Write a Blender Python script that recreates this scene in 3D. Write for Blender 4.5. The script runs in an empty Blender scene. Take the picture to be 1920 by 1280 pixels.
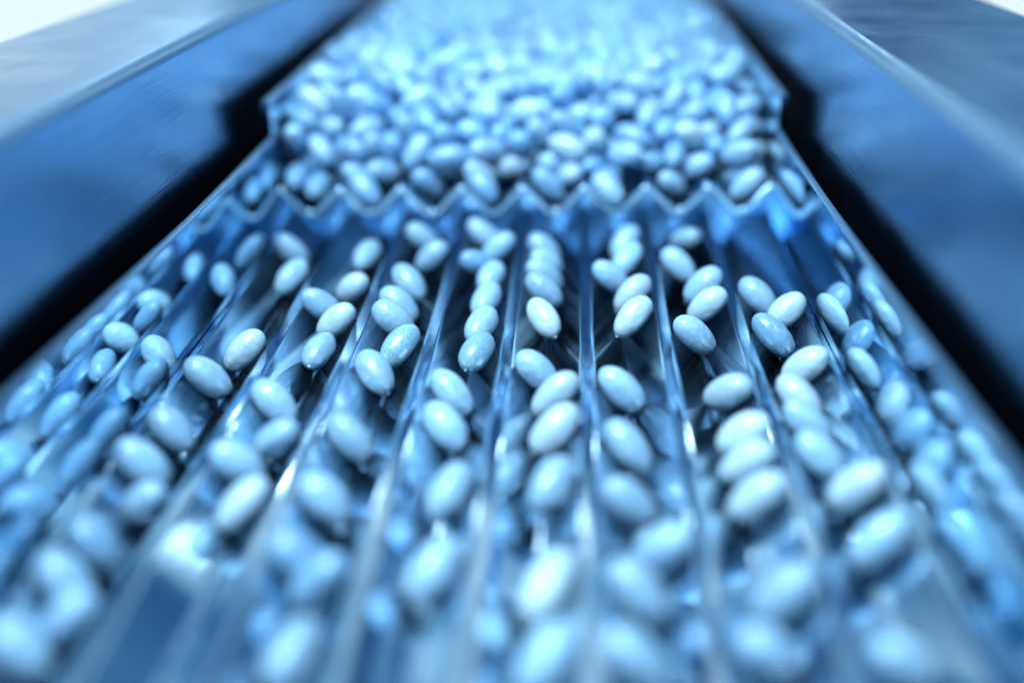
import bpy, math, random
from mathutils import Vector, Matrix

# ------------------------------------------------------------------ units, camera, light
MM = 0.001                                   # the scene is built at real size; numbers below are millimetres
scene = bpy.context.scene
COL = scene.collection

cam_data = bpy.data.cameras.new('camera')
cam = bpy.data.objects.new('camera', cam_data)
COL.objects.link(cam)
RT = Vector((0.9983320, 0.0530076, -0.0228775))
DN = Vector((0.0005180, -0.4044665, -0.9145527))
FW = Vector((-0.0577315, 0.9130154, -0.4038193))
m3 = Matrix((RT, -DN, -FW)).transposed()
cam.matrix_world = Matrix.Translation(Vector((-2.007, 0.0, 92.548)) * MM) @ m3.to_4x4()
cam_data.sensor_width = 36.0
cam_data.lens = 39.62
cam_data.clip_start = 0.002
cam_data.clip_end = 20.0
cam_data.dof.use_dof = True
cam_data.dof.focus_distance = 232 * MM
cam_data.dof.aperture_fstop = 3.65
cam_data.dof.aperture_blades = 0
scene.camera = cam

scene.view_settings.view_transform = 'Standard'
scene.view_settings.look = 'None'
scene.view_settings.exposure = -0.3
scene.view_settings.gamma = 1.0
scene.view_settings.use_curve_mapping = False
scene.render.engine = 'CYCLES'
cy = scene.cycles
cy.use_denoising = True
try:
    cy.denoiser = 'OPENIMAGEDENOISE'
except Exception:
    pass
cy.max_bounces = 10
cy.glossy_bounces = 6
cy.diffuse_bounces = 4
cy.caustics_reflective = False
cy.caustics_refractive = False
cy.sample_clamp_indirect = 6.0
cy.blur_glossy = 0.4

world = bpy.data.worlds.new('World')
scene.world = world
world.use_nodes = True
wn, wl = world.node_tree.nodes, world.node_tree.links
for n in list(wn):
    wn.remove(n)
w_out = wn.new('ShaderNodeOutputWorld')
w_bg = wn.new('ShaderNodeBackground')


def wnode(kind, **kw):
    n = wn.new(kind)
    for k, v in kw.items():
        setattr(n, k, v)
    return n


def wmath(op, a, b=None, c=None, clamp=False):
    n = wnode('ShaderNodeMath', operation=op, use_clamp=clamp)
    for i, v in enumerate((a, b, c)):
        if v is None:
            continue
        if isinstance(v, (int, float)):
            n.inputs[i].default_value = v
        else:
            wl.new(v, n.inputs[i])
    return n.outputs[0]


def wsmooth(v, lo, hi):
    n = wnode('ShaderNodeMapRange', interpolation_type='SMOOTHSTEP')
    n.inputs['From Min'].default_value = lo
    n.inputs['From Max'].default_value = hi
    wl.new(v, n.inputs['Value'])
    return n.outputs['Result']


def wdot(vec):
    n = wnode('ShaderNodeVectorMath', operation='DOT_PRODUCT')
    v = Vector(vec).normalized()
    n.inputs[1].default_value = v
    wl.new(w_dir, n.inputs[0])
    return n.outputs['Value']


# made-up surroundings shaped for steel reflections: lighter patches, bright band low in front
w_dir = wn.new('ShaderNodeTexCoord').outputs['Generated']
w_noise = wnode('ShaderNodeTexNoise')
w_noise.inputs['Scale'].default_value = 2.3
w_noise.inputs['Detail'].default_value = 2.0
wl.new(w_dir, w_noise.inputs['Vector'])
w_patch = wsmooth(w_noise.outputs['Fac'], 0.44, 0.60)
sep = wnode('ShaderNodeSeparateXYZ')
wl.new(w_dir, sep.inputs[0])
w_fine = wnode('ShaderNodeTexNoise')
w_fine.inputs['Scale'].default_value = 9.0
w_fine.inputs['Detail'].default_value = 1.0
wl.new(w_dir, w_fine.inputs['Vector'])
w_streak = wmath('MULTIPLY', wsmooth(w_fine.outputs['Fac'], 0.47, 0.60), wsmooth(sep.outputs['Y'], 0.2, 0.7))
w_low = wmath('MULTIPLY', wsmooth(sep.outputs['Z'], 0.42, 0.10), wsmooth(sep.outputs['Y'], 0.0, 0.6))
w_left = wsmooth(sep.outputs['X'], -0.08, -0.36)
w_band = wmath('MULTIPLY', w_low, wmath('MULTIPLY_ADD', w_left, 0.66, 0.34))
w_dark = wmath('SUBTRACT', 1.0, wsmooth(wdot((0.50, 0.86, 0.17)), 0.955, 0.992))  # dark spot put in for the right flange to mirror
w_band = wmath('MULTIPLY', w_band, w_dark)
w_under = wmath('MULTIPLY', wsmooth(sep.outputs['Z'], -0.02, -0.06), wsmooth(sep.outputs['Z'], -0.36, -0.22))
w_high = wmath('MULTIPLY', wsmooth(sep.outputs['Z'], 0.15, 0.46), wsmooth(sep.outputs['Y'], 0.1, 0.5))
w_back = wmath('MULTIPLY', wsmooth(sep.outputs['Y'], -0.05, -0.7), wsmooth(sep.outputs['Z'], -0.1, 0.2))
w_level = wmath('ADD', wmath('ADD', wmath('MULTIPLY', w_high, 0.54), wmath('MULTIPLY', w_back, 0.54)), wmath('ADD', wmath('MULTIPLY', w_streak, 0.36), wmath('ADD', wmath('ADD', wmath('MULTIPLY', w_patch, 0.34), wmath('MULTIPLY', w_band, 0.62)), wmath('MULTIPLY', w_under, 1.0))))
w_ramp = wnode('ShaderNodeValToRGB')
cr = w_ramp.color_ramp
cr.elements[0].position, cr.elements[0].color = 0.0, (0.004, 0.028, 0.19, 1)
cr.elements[1].position, cr.elements[1].color = 1.0, (1.15, 1.42, 1.55, 1)
for p, c in ((0.30, (0.017, 0.085, 0.27, 1)), (0.58, (0.075, 0.25, 0.50, 1)), (0.8, (0.22, 0.55, 0.86, 1))):
    e = cr.elements.new(p)
    e.color = c
wl.new(w_level, w_ramp.inputs['Fac'])
w_bg.inputs['Strength'].default_value = 0.85
wl.new(w_ramp.outputs['Color'], w_bg.inputs['Color'])
wl.new(w_bg.outputs['Background'], w_out.inputs['Surface'])


def area(name, loc, target, sx, sy, watts, color):
    d = bpy.data.lights.new(name, 'AREA')
    d.shape = 'RECTANGLE'
    d.size = sx * MM
    d.size_y = sy * MM
    d.energy = watts
    d.color = color
    o = bpy.data.objects.new(name, d)
    COL.objects.link(o)
    o.location = Vector(loc) * MM
    o.rotation_euler = (Vector(target) - Vector(loc)).to_track_quat('-Z', 'Y').to_euler()
    return o


area('ceiling_lamp', (-150, 10, 640), (20, 190, 0), 360, 400, 12.5, (0.61, 0.84, 1.0))
area('ridge_glint_lamp', (620, 1310, 400), (-10, 220, 0), 50, 330, 0.22, (0.70, 0.92, 1.0))  # strip lamp added for bright lines along the ridges, no window here
area('left_strip_lamp', (-430, 1330, 500), (-60, 220, 0), 60, 70, 0.6, (0.75, 0.93, 1.0))
area('right_strip_lamp', (240, 1500, 425), (40, 270, 0), 60, 50, 0.6, (0.75, 0.93, 1.0))
area('left_fill_lamp', (-900, 100, 750), (0, 250, 0), 700, 700, 0.8, (0.50, 0.78, 1.0))


# ------------------------------------------------------------------ materials
def nodes_of(name):
    m = bpy.data.materials.new(name)
    m.use_nodes = True
    nt = m.node_tree
    return m, nt, nt.nodes['Principled BSDF']


def ramp(nt, fac, stops):
    r = nt.nodes.new('ShaderNodeValToRGB')
    while len(r.color_ramp.elements) < len(stops):
        r.color_ramp.elements.new(0.5)
    for e, (p, c) in zip(r.color_ramp.elements, stops):
        e.position = p
        e.color = (c[0], c[1], c[2], 1) if not isinstance(c, float) else (c, c, c, 1)
    nt.links.new(fac, r.inputs['Fac'])
    return r.outputs['Color']


def noise(nt, scale, detail=3.0, stretch=None, rough=0.5):
    tc = nt.nodes.new('ShaderNodeTexCoord')
    mp = nt.nodes.new('ShaderNodeMapping')
    if stretch:
        mp.inputs['Scale'].default_value = stretch
    n = nt.nodes.new('ShaderNodeTexNoise')
    n.inputs['Scale'].default_value = scale
    n.inputs['Detail'].default_value = detail
    n.inputs['Roughness'].default_value = rough
    nt.links.new(tc.outputs['Object'], mp.inputs['Vector'])
    nt.links.new(mp.outputs['Vector'], n.inputs['Vector'])
    return n.outputs['Fac']


def bump(nt, bsdf, height, strength, dist):
    b = nt.nodes.new('ShaderNodeBump')
    b.inputs['Strength'].default_value = strength
    b.inputs['Distance'].default_value = dist
    nt.links.new(height, b.inputs['Height'])
    nt.links.new(b.outputs['Normal'], bsdf.inputs['Normal'])


def steel(name, col_a, col_b, r_lo, r_hi, grain, stretch, bump_s, bump_d):
    m, nt, b = nodes_of(name)
    b.inputs['Metallic'].default_value = 1.0
    f = noise(nt, grain, 4.0, stretch, 0.6)
    nt.links.new(ramp(nt, f, [(0.3, col_a), (0.7, col_b)]), b.inputs['Base Color'])
    g = noise(nt, 60.0, 3.0, None, 0.6)
    nt.links.new(ramp(nt, g, [(0.35, r_lo), (0.7, r_hi)]), b.inputs['Roughness'])
    bump(nt, b, noise(nt, grain, 3.0, stretch, 0.7), bump_s, bump_d)
    return m


M_TRAY = steel('polished_tray_steel', (0.46, 0.67, 0.85), (0.56, 0.76, 0.91), 0.05, 0.15, 900.0, (1.0, 0.10, 1.0), 0.25, 0.00004)
M_WALL = steel('mirror_wall_steel', (0.50, 0.72, 0.88), (0.56, 0.78, 0.92), 0.03, 0.07, 700.0, (1.0, 0.2, 1.0), 0.08, 0.00002)
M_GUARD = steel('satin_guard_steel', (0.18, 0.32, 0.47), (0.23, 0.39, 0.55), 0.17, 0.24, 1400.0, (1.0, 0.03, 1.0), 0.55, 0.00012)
nt = M_TRAY.node_tree                          # gelatine powder lying on the steel
b = nt.nodes['Principled BSDF']
dust = ramp(nt, noise(nt, 5200.0, 1.0), [(0.70, 0.0), (0.74, 1.0)])
zone = ramp(nt, noise(nt, 55.0, 2.0), [(0.46, 0.0), (0.62, 1.0)])
mul = nt.nodes.new('ShaderNodeMath')
mul.operation = 'MULTIPLY'
nt.links.new(dust, mul.inputs[0])
nt.links.new(zone, mul.inputs[1])
inv = nt.nodes.new('ShaderNodeMath')
inv.operation = 'SUBTRACT'
inv.inputs[0].default_value = 1.0
nt.links.new(mul.outputs[0], inv.inputs[1])
nt.links.new(inv.outputs[0], b.inputs['Metallic'])
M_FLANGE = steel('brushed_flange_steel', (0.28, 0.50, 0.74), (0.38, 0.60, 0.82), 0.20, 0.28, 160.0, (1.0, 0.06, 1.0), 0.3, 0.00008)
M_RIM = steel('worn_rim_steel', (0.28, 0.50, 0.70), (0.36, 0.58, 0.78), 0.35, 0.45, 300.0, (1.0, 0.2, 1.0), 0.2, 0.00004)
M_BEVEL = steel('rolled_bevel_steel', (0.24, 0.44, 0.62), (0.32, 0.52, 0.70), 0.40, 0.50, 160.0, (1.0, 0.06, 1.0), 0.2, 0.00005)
M_EDGE = steel('satin_cut_edge', (0.66, 0.84, 0.94), (0.74, 0.90, 0.97), 0.38, 0.50, 500.0, (1.0, 1.0, 1.0), 0.2, 0.00004)
M_GAP_SHADE, nt, b = nodes_of('gap_shade_black')  # near-black colour paints in the shade of the narrow gap
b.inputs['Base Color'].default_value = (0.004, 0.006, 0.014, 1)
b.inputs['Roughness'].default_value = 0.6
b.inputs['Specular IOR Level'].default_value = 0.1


def capsule_material(name, light, shade, speck=None, sss=0.45):
    m, nt, b = nodes_of(name)
    f = noise(nt, 260.0, 4.0, None, 0.6)
    base = ramp(nt, f, [(0.3, shade), (0.7, light)])
    info = nt.nodes.new('ShaderNodeObjectInfo')
    hsv = nt.nodes.new('ShaderNodeHueSaturation')
    mr = nt.nodes.new('ShaderNodeMapRange')
    mr.inputs['To Min'].default_value = 0.80
    mr.inputs['To Max'].default_value = 1.10
    nt.links.new(info.outputs['Random'], mr.inputs['Value'])
    nt.links.new(mr.outputs['Result'], hsv.inputs['Value'])
    nt.links.new(base, hsv.inputs['Color'])
    col = hsv.outputs['Color']
    if speck:
        s = noise(nt, 4200.0, 2.0, None, 0.5)
        mask = ramp(nt, s, [(0.40, 1.0), (0.50, 0.0)])
        mix = nt.nodes.new('ShaderNodeMix')
        mix.data_type = 'RGBA'
        nt.links.new(mask, mix.inputs['Factor'])
        nt.links.new(col, mix.inputs['A'])
        mix.inputs['B'].default_value = (*speck, 1)
        col = mix.outputs['Result']
    nt.links.new(col, b.inputs['Base Color'])
    b.inputs['Subsurface Weight'].default_value = sss
    b.inputs['Subsurface Radius'].default_value = (0.5, 0.8, 1.0)
    b.inputs['Subsurface Scale'].default_value = 0.0016
    g = noise(nt, 500.0, 2.0)
    nt.links.new(ramp(nt, g, [(0.3, 0.30), (0.7, 0.42)]), b.inputs['Roughness'])
    b.inputs['Specular IOR Level'].default_value = 0.55
    b.inputs['Coat Weight'].default_value = 0.7
    b.inputs['Coat Roughness'].default_value = 0.10
    bump(nt, b, noise(nt, 330.0, 5.0, None, 0.62), 0.7, 0.0006)
    return m


M_CAP = capsule_material('pale_gelatine', (0.44, 0.70, 0.90), (0.33, 0.58, 0.84))
M_CAP_WHITE = capsule_material('whitish_gelatine', (0.66, 0.86, 0.98), (0.52, 0.76, 0.94))
M_CAP_DIM = capsule_material('dull_gelatine', (0.30, 0.56, 0.80), (0.22, 0.46, 0.73))
M_CAP_SPECK = capsule_material('speckled_gelatine', (0.40, 0.68, 0.82), (0.30, 0.56, 0.74), speck=(0.16, 0.36, 0.56), sss=0.1)


# ------------------------------------------------------------------ helpers
def link_mesh(name, verts, faces, mats, parent=None, smooth=(), face_mats=None):
    me = bpy.data.meshes.new(name)
    me.from_pydata([(v[0] * MM, v[1] * MM, v[2] * MM) for v in verts], [], faces)
    me.update()
    for m in mats:
        me.materials.append(m)
    if smooth is True:
        me.polygons.foreach_set('use_smooth', [True] * len(me.polygons))
    else:
        for i in smooth:
            me.polygons[i].use_smooth = True
    if face_mats:
        for i, k in enumerate(face_mats):
            me.polygons[i].material_index = k
    o = bpy.data.objects.new(name, me)
    COL.objects.link(o)
    if parent is not None:
        o.parent = parent
    return o


def tag(o, label, cat=None, group=None, kind=None):
    if label:
        o['label'] = label
    if cat:
        o['category'] = cat
    if group:
        o['group'] = group
    if kind:
        o['kind'] = kind
    return o


def empty(name, loc):
    e = bpy.data.objects.new(name, None)
    e.empty_display_size = 0.01
    e.location = Vector(loc) * MM
    COL.objects.link(e)
    return e


def settle(child, parent):
    """keep world place when the parent is an Empty away from the origin"""
    child.matrix_parent_inverse = Matrix.Translation(-parent.location)
    return child


def box_mesh(name, x0, x1, y0, y1, z0, z1, mat, parent=None, bev=0.0):
    import bmesh
    bm = bmesh.new()
    bmesh.ops.create_cube(bm, size=1.0)
    for v in bm.verts:
        v.co = Vector((x0 + (v.co.x + .5) * (x1 - x0), y0 + (v.co.y + .5) * (y1 - y0), z0 + (v.co.z + .5) * (z1 - z0))) * MM
    if bev:
        bmesh.ops.bevel(bm, geom=list(bm.edges), offset=bev * MM, segments=3, profile=0.5, affect='EDGES')
    me = bpy.data.meshes.new(name)
    bm.to_mesh(me)
    bm.free()
    me.materials.append(mat)
    for p in me.polygons:
        p.use_smooth = True
    try:
        me.set_sharp_from_angle(angle=math.radians(35))
    except Exception:
        pass
    o = bpy.data.objects.new(name, me)
    COL.objects.link(o)
    if parent is not None:
        o.parent = parent
    return o


def rounded_path(pts, radii, n=7):
    """polyline with its corners turned into arcs"""
    out = [Vector(pts[0])]
    for i in range(1, len(pts) - 1):
        p0, p, p1 = Vector(pts[i - 1]), Vector(pts[i]), Vector(pts[i + 1])
        a, b = (p0 - p).normalized(), (p1 - p).normalized()
        ang = a.angle(b)
        r = radii[i]
        if r <= 0 or ang > 3.13:
            out.append(p)
            continue
        d = r / math.tan(ang / 2)
        s, e = p + a * d, p + b * d
        c = p + (a + b).normalized() * (r / math.sin(ang / 2))
        v0, v1 = s - c, e - c
        tot = v0.angle(v1)
        for k in range(n + 1):
            t = k / n
            out.append(c + (v0 * math.sin((1 - t) * tot) + v1 * math.sin(t * tot)) / math.sin(tot))
    out.append(Vector(pts[-1]))
    return out


def groove_path(x_from, x_to, z_top, flat, r_top, r_bot, pitch=16.0):
    """W profile: flat topped ridges every pitch, V grooves between them"""
    h = (pitch - flat) / 2.0
    if flat == 0:                                        # plain zigzag with rounded peaks
        cut = r_top * 0.414
        pts, rad = [(x_from, z_top - cut), (x_from + cut, z_top - cut)], [0, 0]
        n = round((x_to - x_from) / pitch)
        for i in range(n):
            pts.append((x_from + (i + .5) * pitch, z_top - h))
            rad.append(r_bot)
            if i < n - 1:
                pts.append((x_from + (i + 1) * pitch, z_top))
                rad.append(r_top)
        pts += [(x_to - cut, z_top - cut), (x_to, z_top - cut)]
        rad += [0, 0]
        return rounded_path([Vector((a, b)) for a, b in pts], rad)
    pts, rad = [(x_from, z_top)], [0]
    n = round((x_to - x_from) / pitch)
    for i in range(n):
        x0 = x_from + i * pitch
        pts += [(x0 + flat / 2, z_top), (x0 + pitch / 2, z_top - h)]
        rad += [r_top, r_bot]
        if i < n - 1:
            pts.append((x0 + pitch - flat / 2, z_top))
            rad.append(r_top)
    pts += [(x_to - flat / 2, z_top), (x_to, z_top)]
    rad += [r_top, 0]
    return rounded_path([Vector((a, b)) for a, b in pts], rad)


def corrugated_plate(name, path, thick, y0, y1, mat, parent):
    n = len(path)
    nor = []
    for i in range(n):
        t = (path[min(i + 1, n - 1)] - path[max(i - 1, 0)]).normalized()
        nor.append(Vector((-t.y, t.x)))
    low = [path[i] - nor[i] * thick for i in range(n)]
    e = 0.22                                             # softened lip at both ends
    rings = [(y0, e), (y0 + e * .3, e * .3), (y0 + e, 0), (y0 + (y1 - y0) * .5, 0), (y1 - e, 0), (y1, e)]
    V, F, SM = [], [], []
    for y, d in rings:
        for i in range(n):
            q = path[i] - nor[i] * d
            V.append((q.x, y, q.y))
    for j in range(len(rings) - 1):
        for i in range(n - 1):
            a = j * n + i
            F.append((a, a + 1, a + 1 + n, a + n))
            SM.append(len(F) - 1)
    base = len(V)
    for y, d in ((y0, e), (y0 + e, 0), (y1, 0)):
        for i in range(n):
            q = low[i] + nor[i] * d
            V.append((q.x, y, q.y))
    for j in range(2):
        for i in range(n - 1):
            a = base + j * n + i
            F.append((a, a + n, a + 1 + n, a + 1))
            SM.append(len(F) - 1)
    base2 = len(V)
    for i in range(n):
        q = path[i] - nor[i] * e
        V.append((q.x, y0, q.y))
    for i in range(n):
        q = low[i] + nor[i] * e
        V.append((q.x, y0, q.y))
    for i in range(n - 1):
        F.append((base2 + i, base2 + n + i, base2 + n + i + 1, base2 + i + 1))
    return link_mesh(name, V, F, [mat, M_EDGE], parent, SM, [0] * (len(F) - n + 1) + [1] * (n - 1))


def side_wall(name, x_in, side, y0, y1, z0, z1, th, parent):
    """sheet standing beside the grooves: polished towards them, dark and unlit outside"""
    prof = rounded_path([Vector((x_in, z0)), Vector((x_in, z1)), Vector((x_in + side * th, z1)), Vector((x_in + side * th, z0))], [0, th * .35, th * .35, 0], 4)
    n = len(prof)
    V, F, FM = [], [], []
    for y in (y0, y1):
        for p in prof:
            V.append((p.x, y, p.y))
    for i in range(n - 1):
        F.append((i, i + 1, n + i + 1, n + i))
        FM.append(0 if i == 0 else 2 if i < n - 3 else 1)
    F.append(tuple(range(n)))
    FM.append(0)
    F.append(tuple(range(n, 2 * n)))
    FM.append(0)
    o = link_mesh(name, V, F, [M_WALL, M_GAP_SHADE, M_RIM], parent, [], FM)
    me = o.data
    for p in me.polygons:
        p.use_smooth = len(p.vertices) == 4
    try:
        me.set_sharp_from_angle(angle=math.radians(40))
    except Exception:
        pass
    import bmesh
    bm = bmesh.new()
    bm.from_mesh(me)
    bmesh.ops.recalc_face_normals(bm, faces=bm.faces)
    bm.to_mesh(me)
    bm.free()
    return o


# ------------------------------------------------------------------ setting
XL, XR = -80.0, 48.0
blocker = box_mesh('gap_blocker', -128, 96, -170, 640, -90, -62, M_GAP_SHADE)  # unseen block added so no light shows through the gap
tag(blocker, 'unseen black bed far down in the gap below the tray', 'machine bed', None, 'structure')

# ------------------------------------------------------------------ guards on both sides
def guard(name, side, x_face, z_top, width, label):
    root = empty(name, (x_face, 200, -60))
    x_out = x_face + side * width
    prof = rounded_path([Vector((x_face, -60)), Vector((x_face, z_top)), Vector((x_out, z_top)), Vector((x_out, -60))], [0, 2.6, 3.0, 0], 8)
    k = 0
    for i, p in enumerate(prof):
        if abs(p.x - x_face) < 1e-6 and p.y > 0:
            k = i
            break
    y0, y1 = -160, 620
    n = len(prof)
    V, F = [], []
    for j in range(9):
        y = y0 + (y1 - y0) * j / 8
        for p in prof:
            V.append((p.x, y, p.y))
    # inner face and the folded top are separate sheets meeting at the bend
    def strip(i0, i1, nm, mat):
        VV, FF = [], []
        m = i1 - i0 + 1
        for j in range(9):
            y = y0 + (y1 - y0) * j / 8
            for i in range(i0, i1 + 1):
                VV.append((prof[i].x, y, prof[i].y))
        for j in range(8):
            for i in range(m - 1):
                a = j * m + i
                FF.append((a, a + 1, a + m + 1, a + m))
        o = link_mesh(nm, VV, FF, [mat], root, True)
        settle(o, root)
        return o
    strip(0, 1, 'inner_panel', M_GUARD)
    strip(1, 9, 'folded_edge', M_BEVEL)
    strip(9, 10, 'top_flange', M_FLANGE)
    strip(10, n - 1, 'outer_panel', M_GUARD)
    tag(root, label, 'machine guard', 'sheet steel guards flanking the tray')
    return root


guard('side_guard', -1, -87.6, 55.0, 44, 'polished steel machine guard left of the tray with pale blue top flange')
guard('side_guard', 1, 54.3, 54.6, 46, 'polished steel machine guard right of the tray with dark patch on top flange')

# ------------------------------------------------------------------ trays
low = empty('grooved_tray', (-16, 200, -10))
p_low = groove_path(XL + .2, XR - .2, 0.0, 2.6, 1.0, 0.9, (XR - XL - .4) / 8)
settle(corrugated_plate('grooved_plate', p_low, 1.5, -60, 312, M_TRAY, low), low)
settle(side_wall('side_wall', XL, -1, -60, 281.2, -12, 24.6, 1.6, low), low)
settle(side_wall('side_wall', XR, 1, -60, 281.2, -12, 24.6, 1.6, low), low)
settle(box_mesh('underside', XL - 1.6, XR + 1.6, -60, 312, -16, -12.2, M_GAP_SHADE, low), low)
tag(low, 'polished steel tray with eight long V grooves and flat ridges, carrying single file softgels', 'sorting tray')

up = empty('feed_tray', (-16, 400, 2))
ap_v, ap_f = [], []  # apron added under the toothed edge so the cavity looks less black
for i, p in enumerate(groove_path(XL + .2, XR - .2, 10.3, 0, 2.5, 1.9, (XR - XL - .4) / 8)):
    ap_v += [(p.x, 295, -8.5), (p.x, 295, p.y), (p.x, 296, p.y), (p.x, 296, -8.5)]
    if i:
        k = 4 * i
        ap_f += [(k - 4, k, k + 1, k - 3), (k - 3, k + 1, k + 2, k - 2), (k - 2, k + 2, k + 3, k - 1)]
settle(link_mesh('added_apron', ap_v, ap_f, [M_GUARD], up), up)
p_up = groove_path(XL + .2, XR - .2, 12.7, 0, 2.5, 1.9, (XR - XL - .4) / 8)
settle(corrugated_plate('toothed_plate', p_up, 1.7, 281.4, 560, M_TRAY, up), up)
settle(side_wall('side_wall', XL, -1, 281.4, 560, -9, 34.4, 2.0, up), up)
settle(side_wall('side_wall', XR, 1, 281.4, 560, -9, 34.4, 2.0, up), up)
settle(box_mesh('end_wall', XL, XR, 560.1, 562, 2, 45, M_WALL, up), up)
tag(up, 'steel feed tray heaped with softgels, ending in a zigzag toothed edge above the grooves', 'feed tray')


# ------------------------------------------------------------------ capsules
def capsule_mesh(name, a, b, bulge, seed, mat, nib=True, na=28, nr=36):
    rnd = random.Random(seed)
    ph = [rnd.uniform(0, 6.28) for _ in range(4)]
    V, F = [], []
    for i in range(na + 1):
        t = math.sin((-1 + 2 * i / na) * math.pi / 2)
        r0 = b * max(0.0, 1 - abs(t) ** bulge) ** (1 / bulge)
        r0 *= 1 + 0.035 * t * (1 if seed % 2 else -1)
        for k in range(nr):
            th = 2 * math.pi * k / nr
            r = r0 * (1 + 0.018 * math.cos(2 * th + ph[0]) + 0.012 * math.sin(3 * t + ph[1] + th))
            if nib and k % (nr // 2) == 0:
                r += 0.10
            V.append((a * t, r * math.cos(th), r * math.sin(th)))
    for i in range(na):
        for k in range(nr):
            F.append((i * nr + k, i * nr + (k + 1) % nr, (i + 1) * nr + (k + 1) % nr, (i + 1) * nr + k))
    if nib:                                             # the little gelatine tail left at one end of the seam
        s = len(V)
        for x, r in ((a * 0.985, .50), (a + .22, .34), (a + .42, .16), (a + .46, .01)):
            for k in range(8):
                th = 2 * math.pi * k / 8
                V.append((x, r * .75 * math.cos(th), r * 1.2 * math.sin(th)))
        for i in range(3):
            for k in range(8):
                F.append((s + i * 8 + k, s + i * 8 + (k + 1) % 8, s + (i + 1) * 8 + (k + 1) % 8, s + (i + 1) * 8 + k))
    me = bpy.data.meshes.new(name)
    me.from_pydata([(v[0] * MM, v[1] * MM, v[2] * MM) for v in V], [], F)
    me.materials.append(mat)
    me.polygons.foreach_set('use_smooth', [True] * len(me.polygons))
    me.update()
    return me


MESHES = {}
for kind, mat in (('pale', M_CAP), ('white', M_CAP_WHITE), ('dull', M_CAP_DIM), ('speckled', M_CAP_SPECK)):
    MESHES[kind] = [capsule_mesh('softgel_capsule', 5.45, 3.25, 2.05, s, mat) for s in range(3)]

R = random.Random(11)


def put_capsule(row, kind, label, group):
    x, y, z, ax, ay, az = row
    o = bpy.data.objects.new('softgel_capsule', R.choice(MESHES[kind]))
    COL.objects.link(o)
    q = Vector((ax, ay, az)).normalized()
    if q.z > 0:
        q = -q                                          # tail end down the slope
    rot = q.to_track_quat('X', 'Z').to_matrix() @ Matrix.Rotation(R.uniform(0, 6.28), 3, 'X')
    o.matrix_world = Matrix.Translation(Vector((x, y, z)) * MM) @ rot.to_4x4() @ Matrix.Diagonal((R.uniform(.95, 1.03), R.uniform(.95, 1.02), R.uniform(.95, 1.02), 1))
    return tag(o, label, 'capsule', group)


ORD = ['first', 'second', 'third', 'fourth', 'fifth', 'sixth', 'seventh', 'eighth', 'ninth', 'tenth', 'eleventh', 'twelfth']
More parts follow.
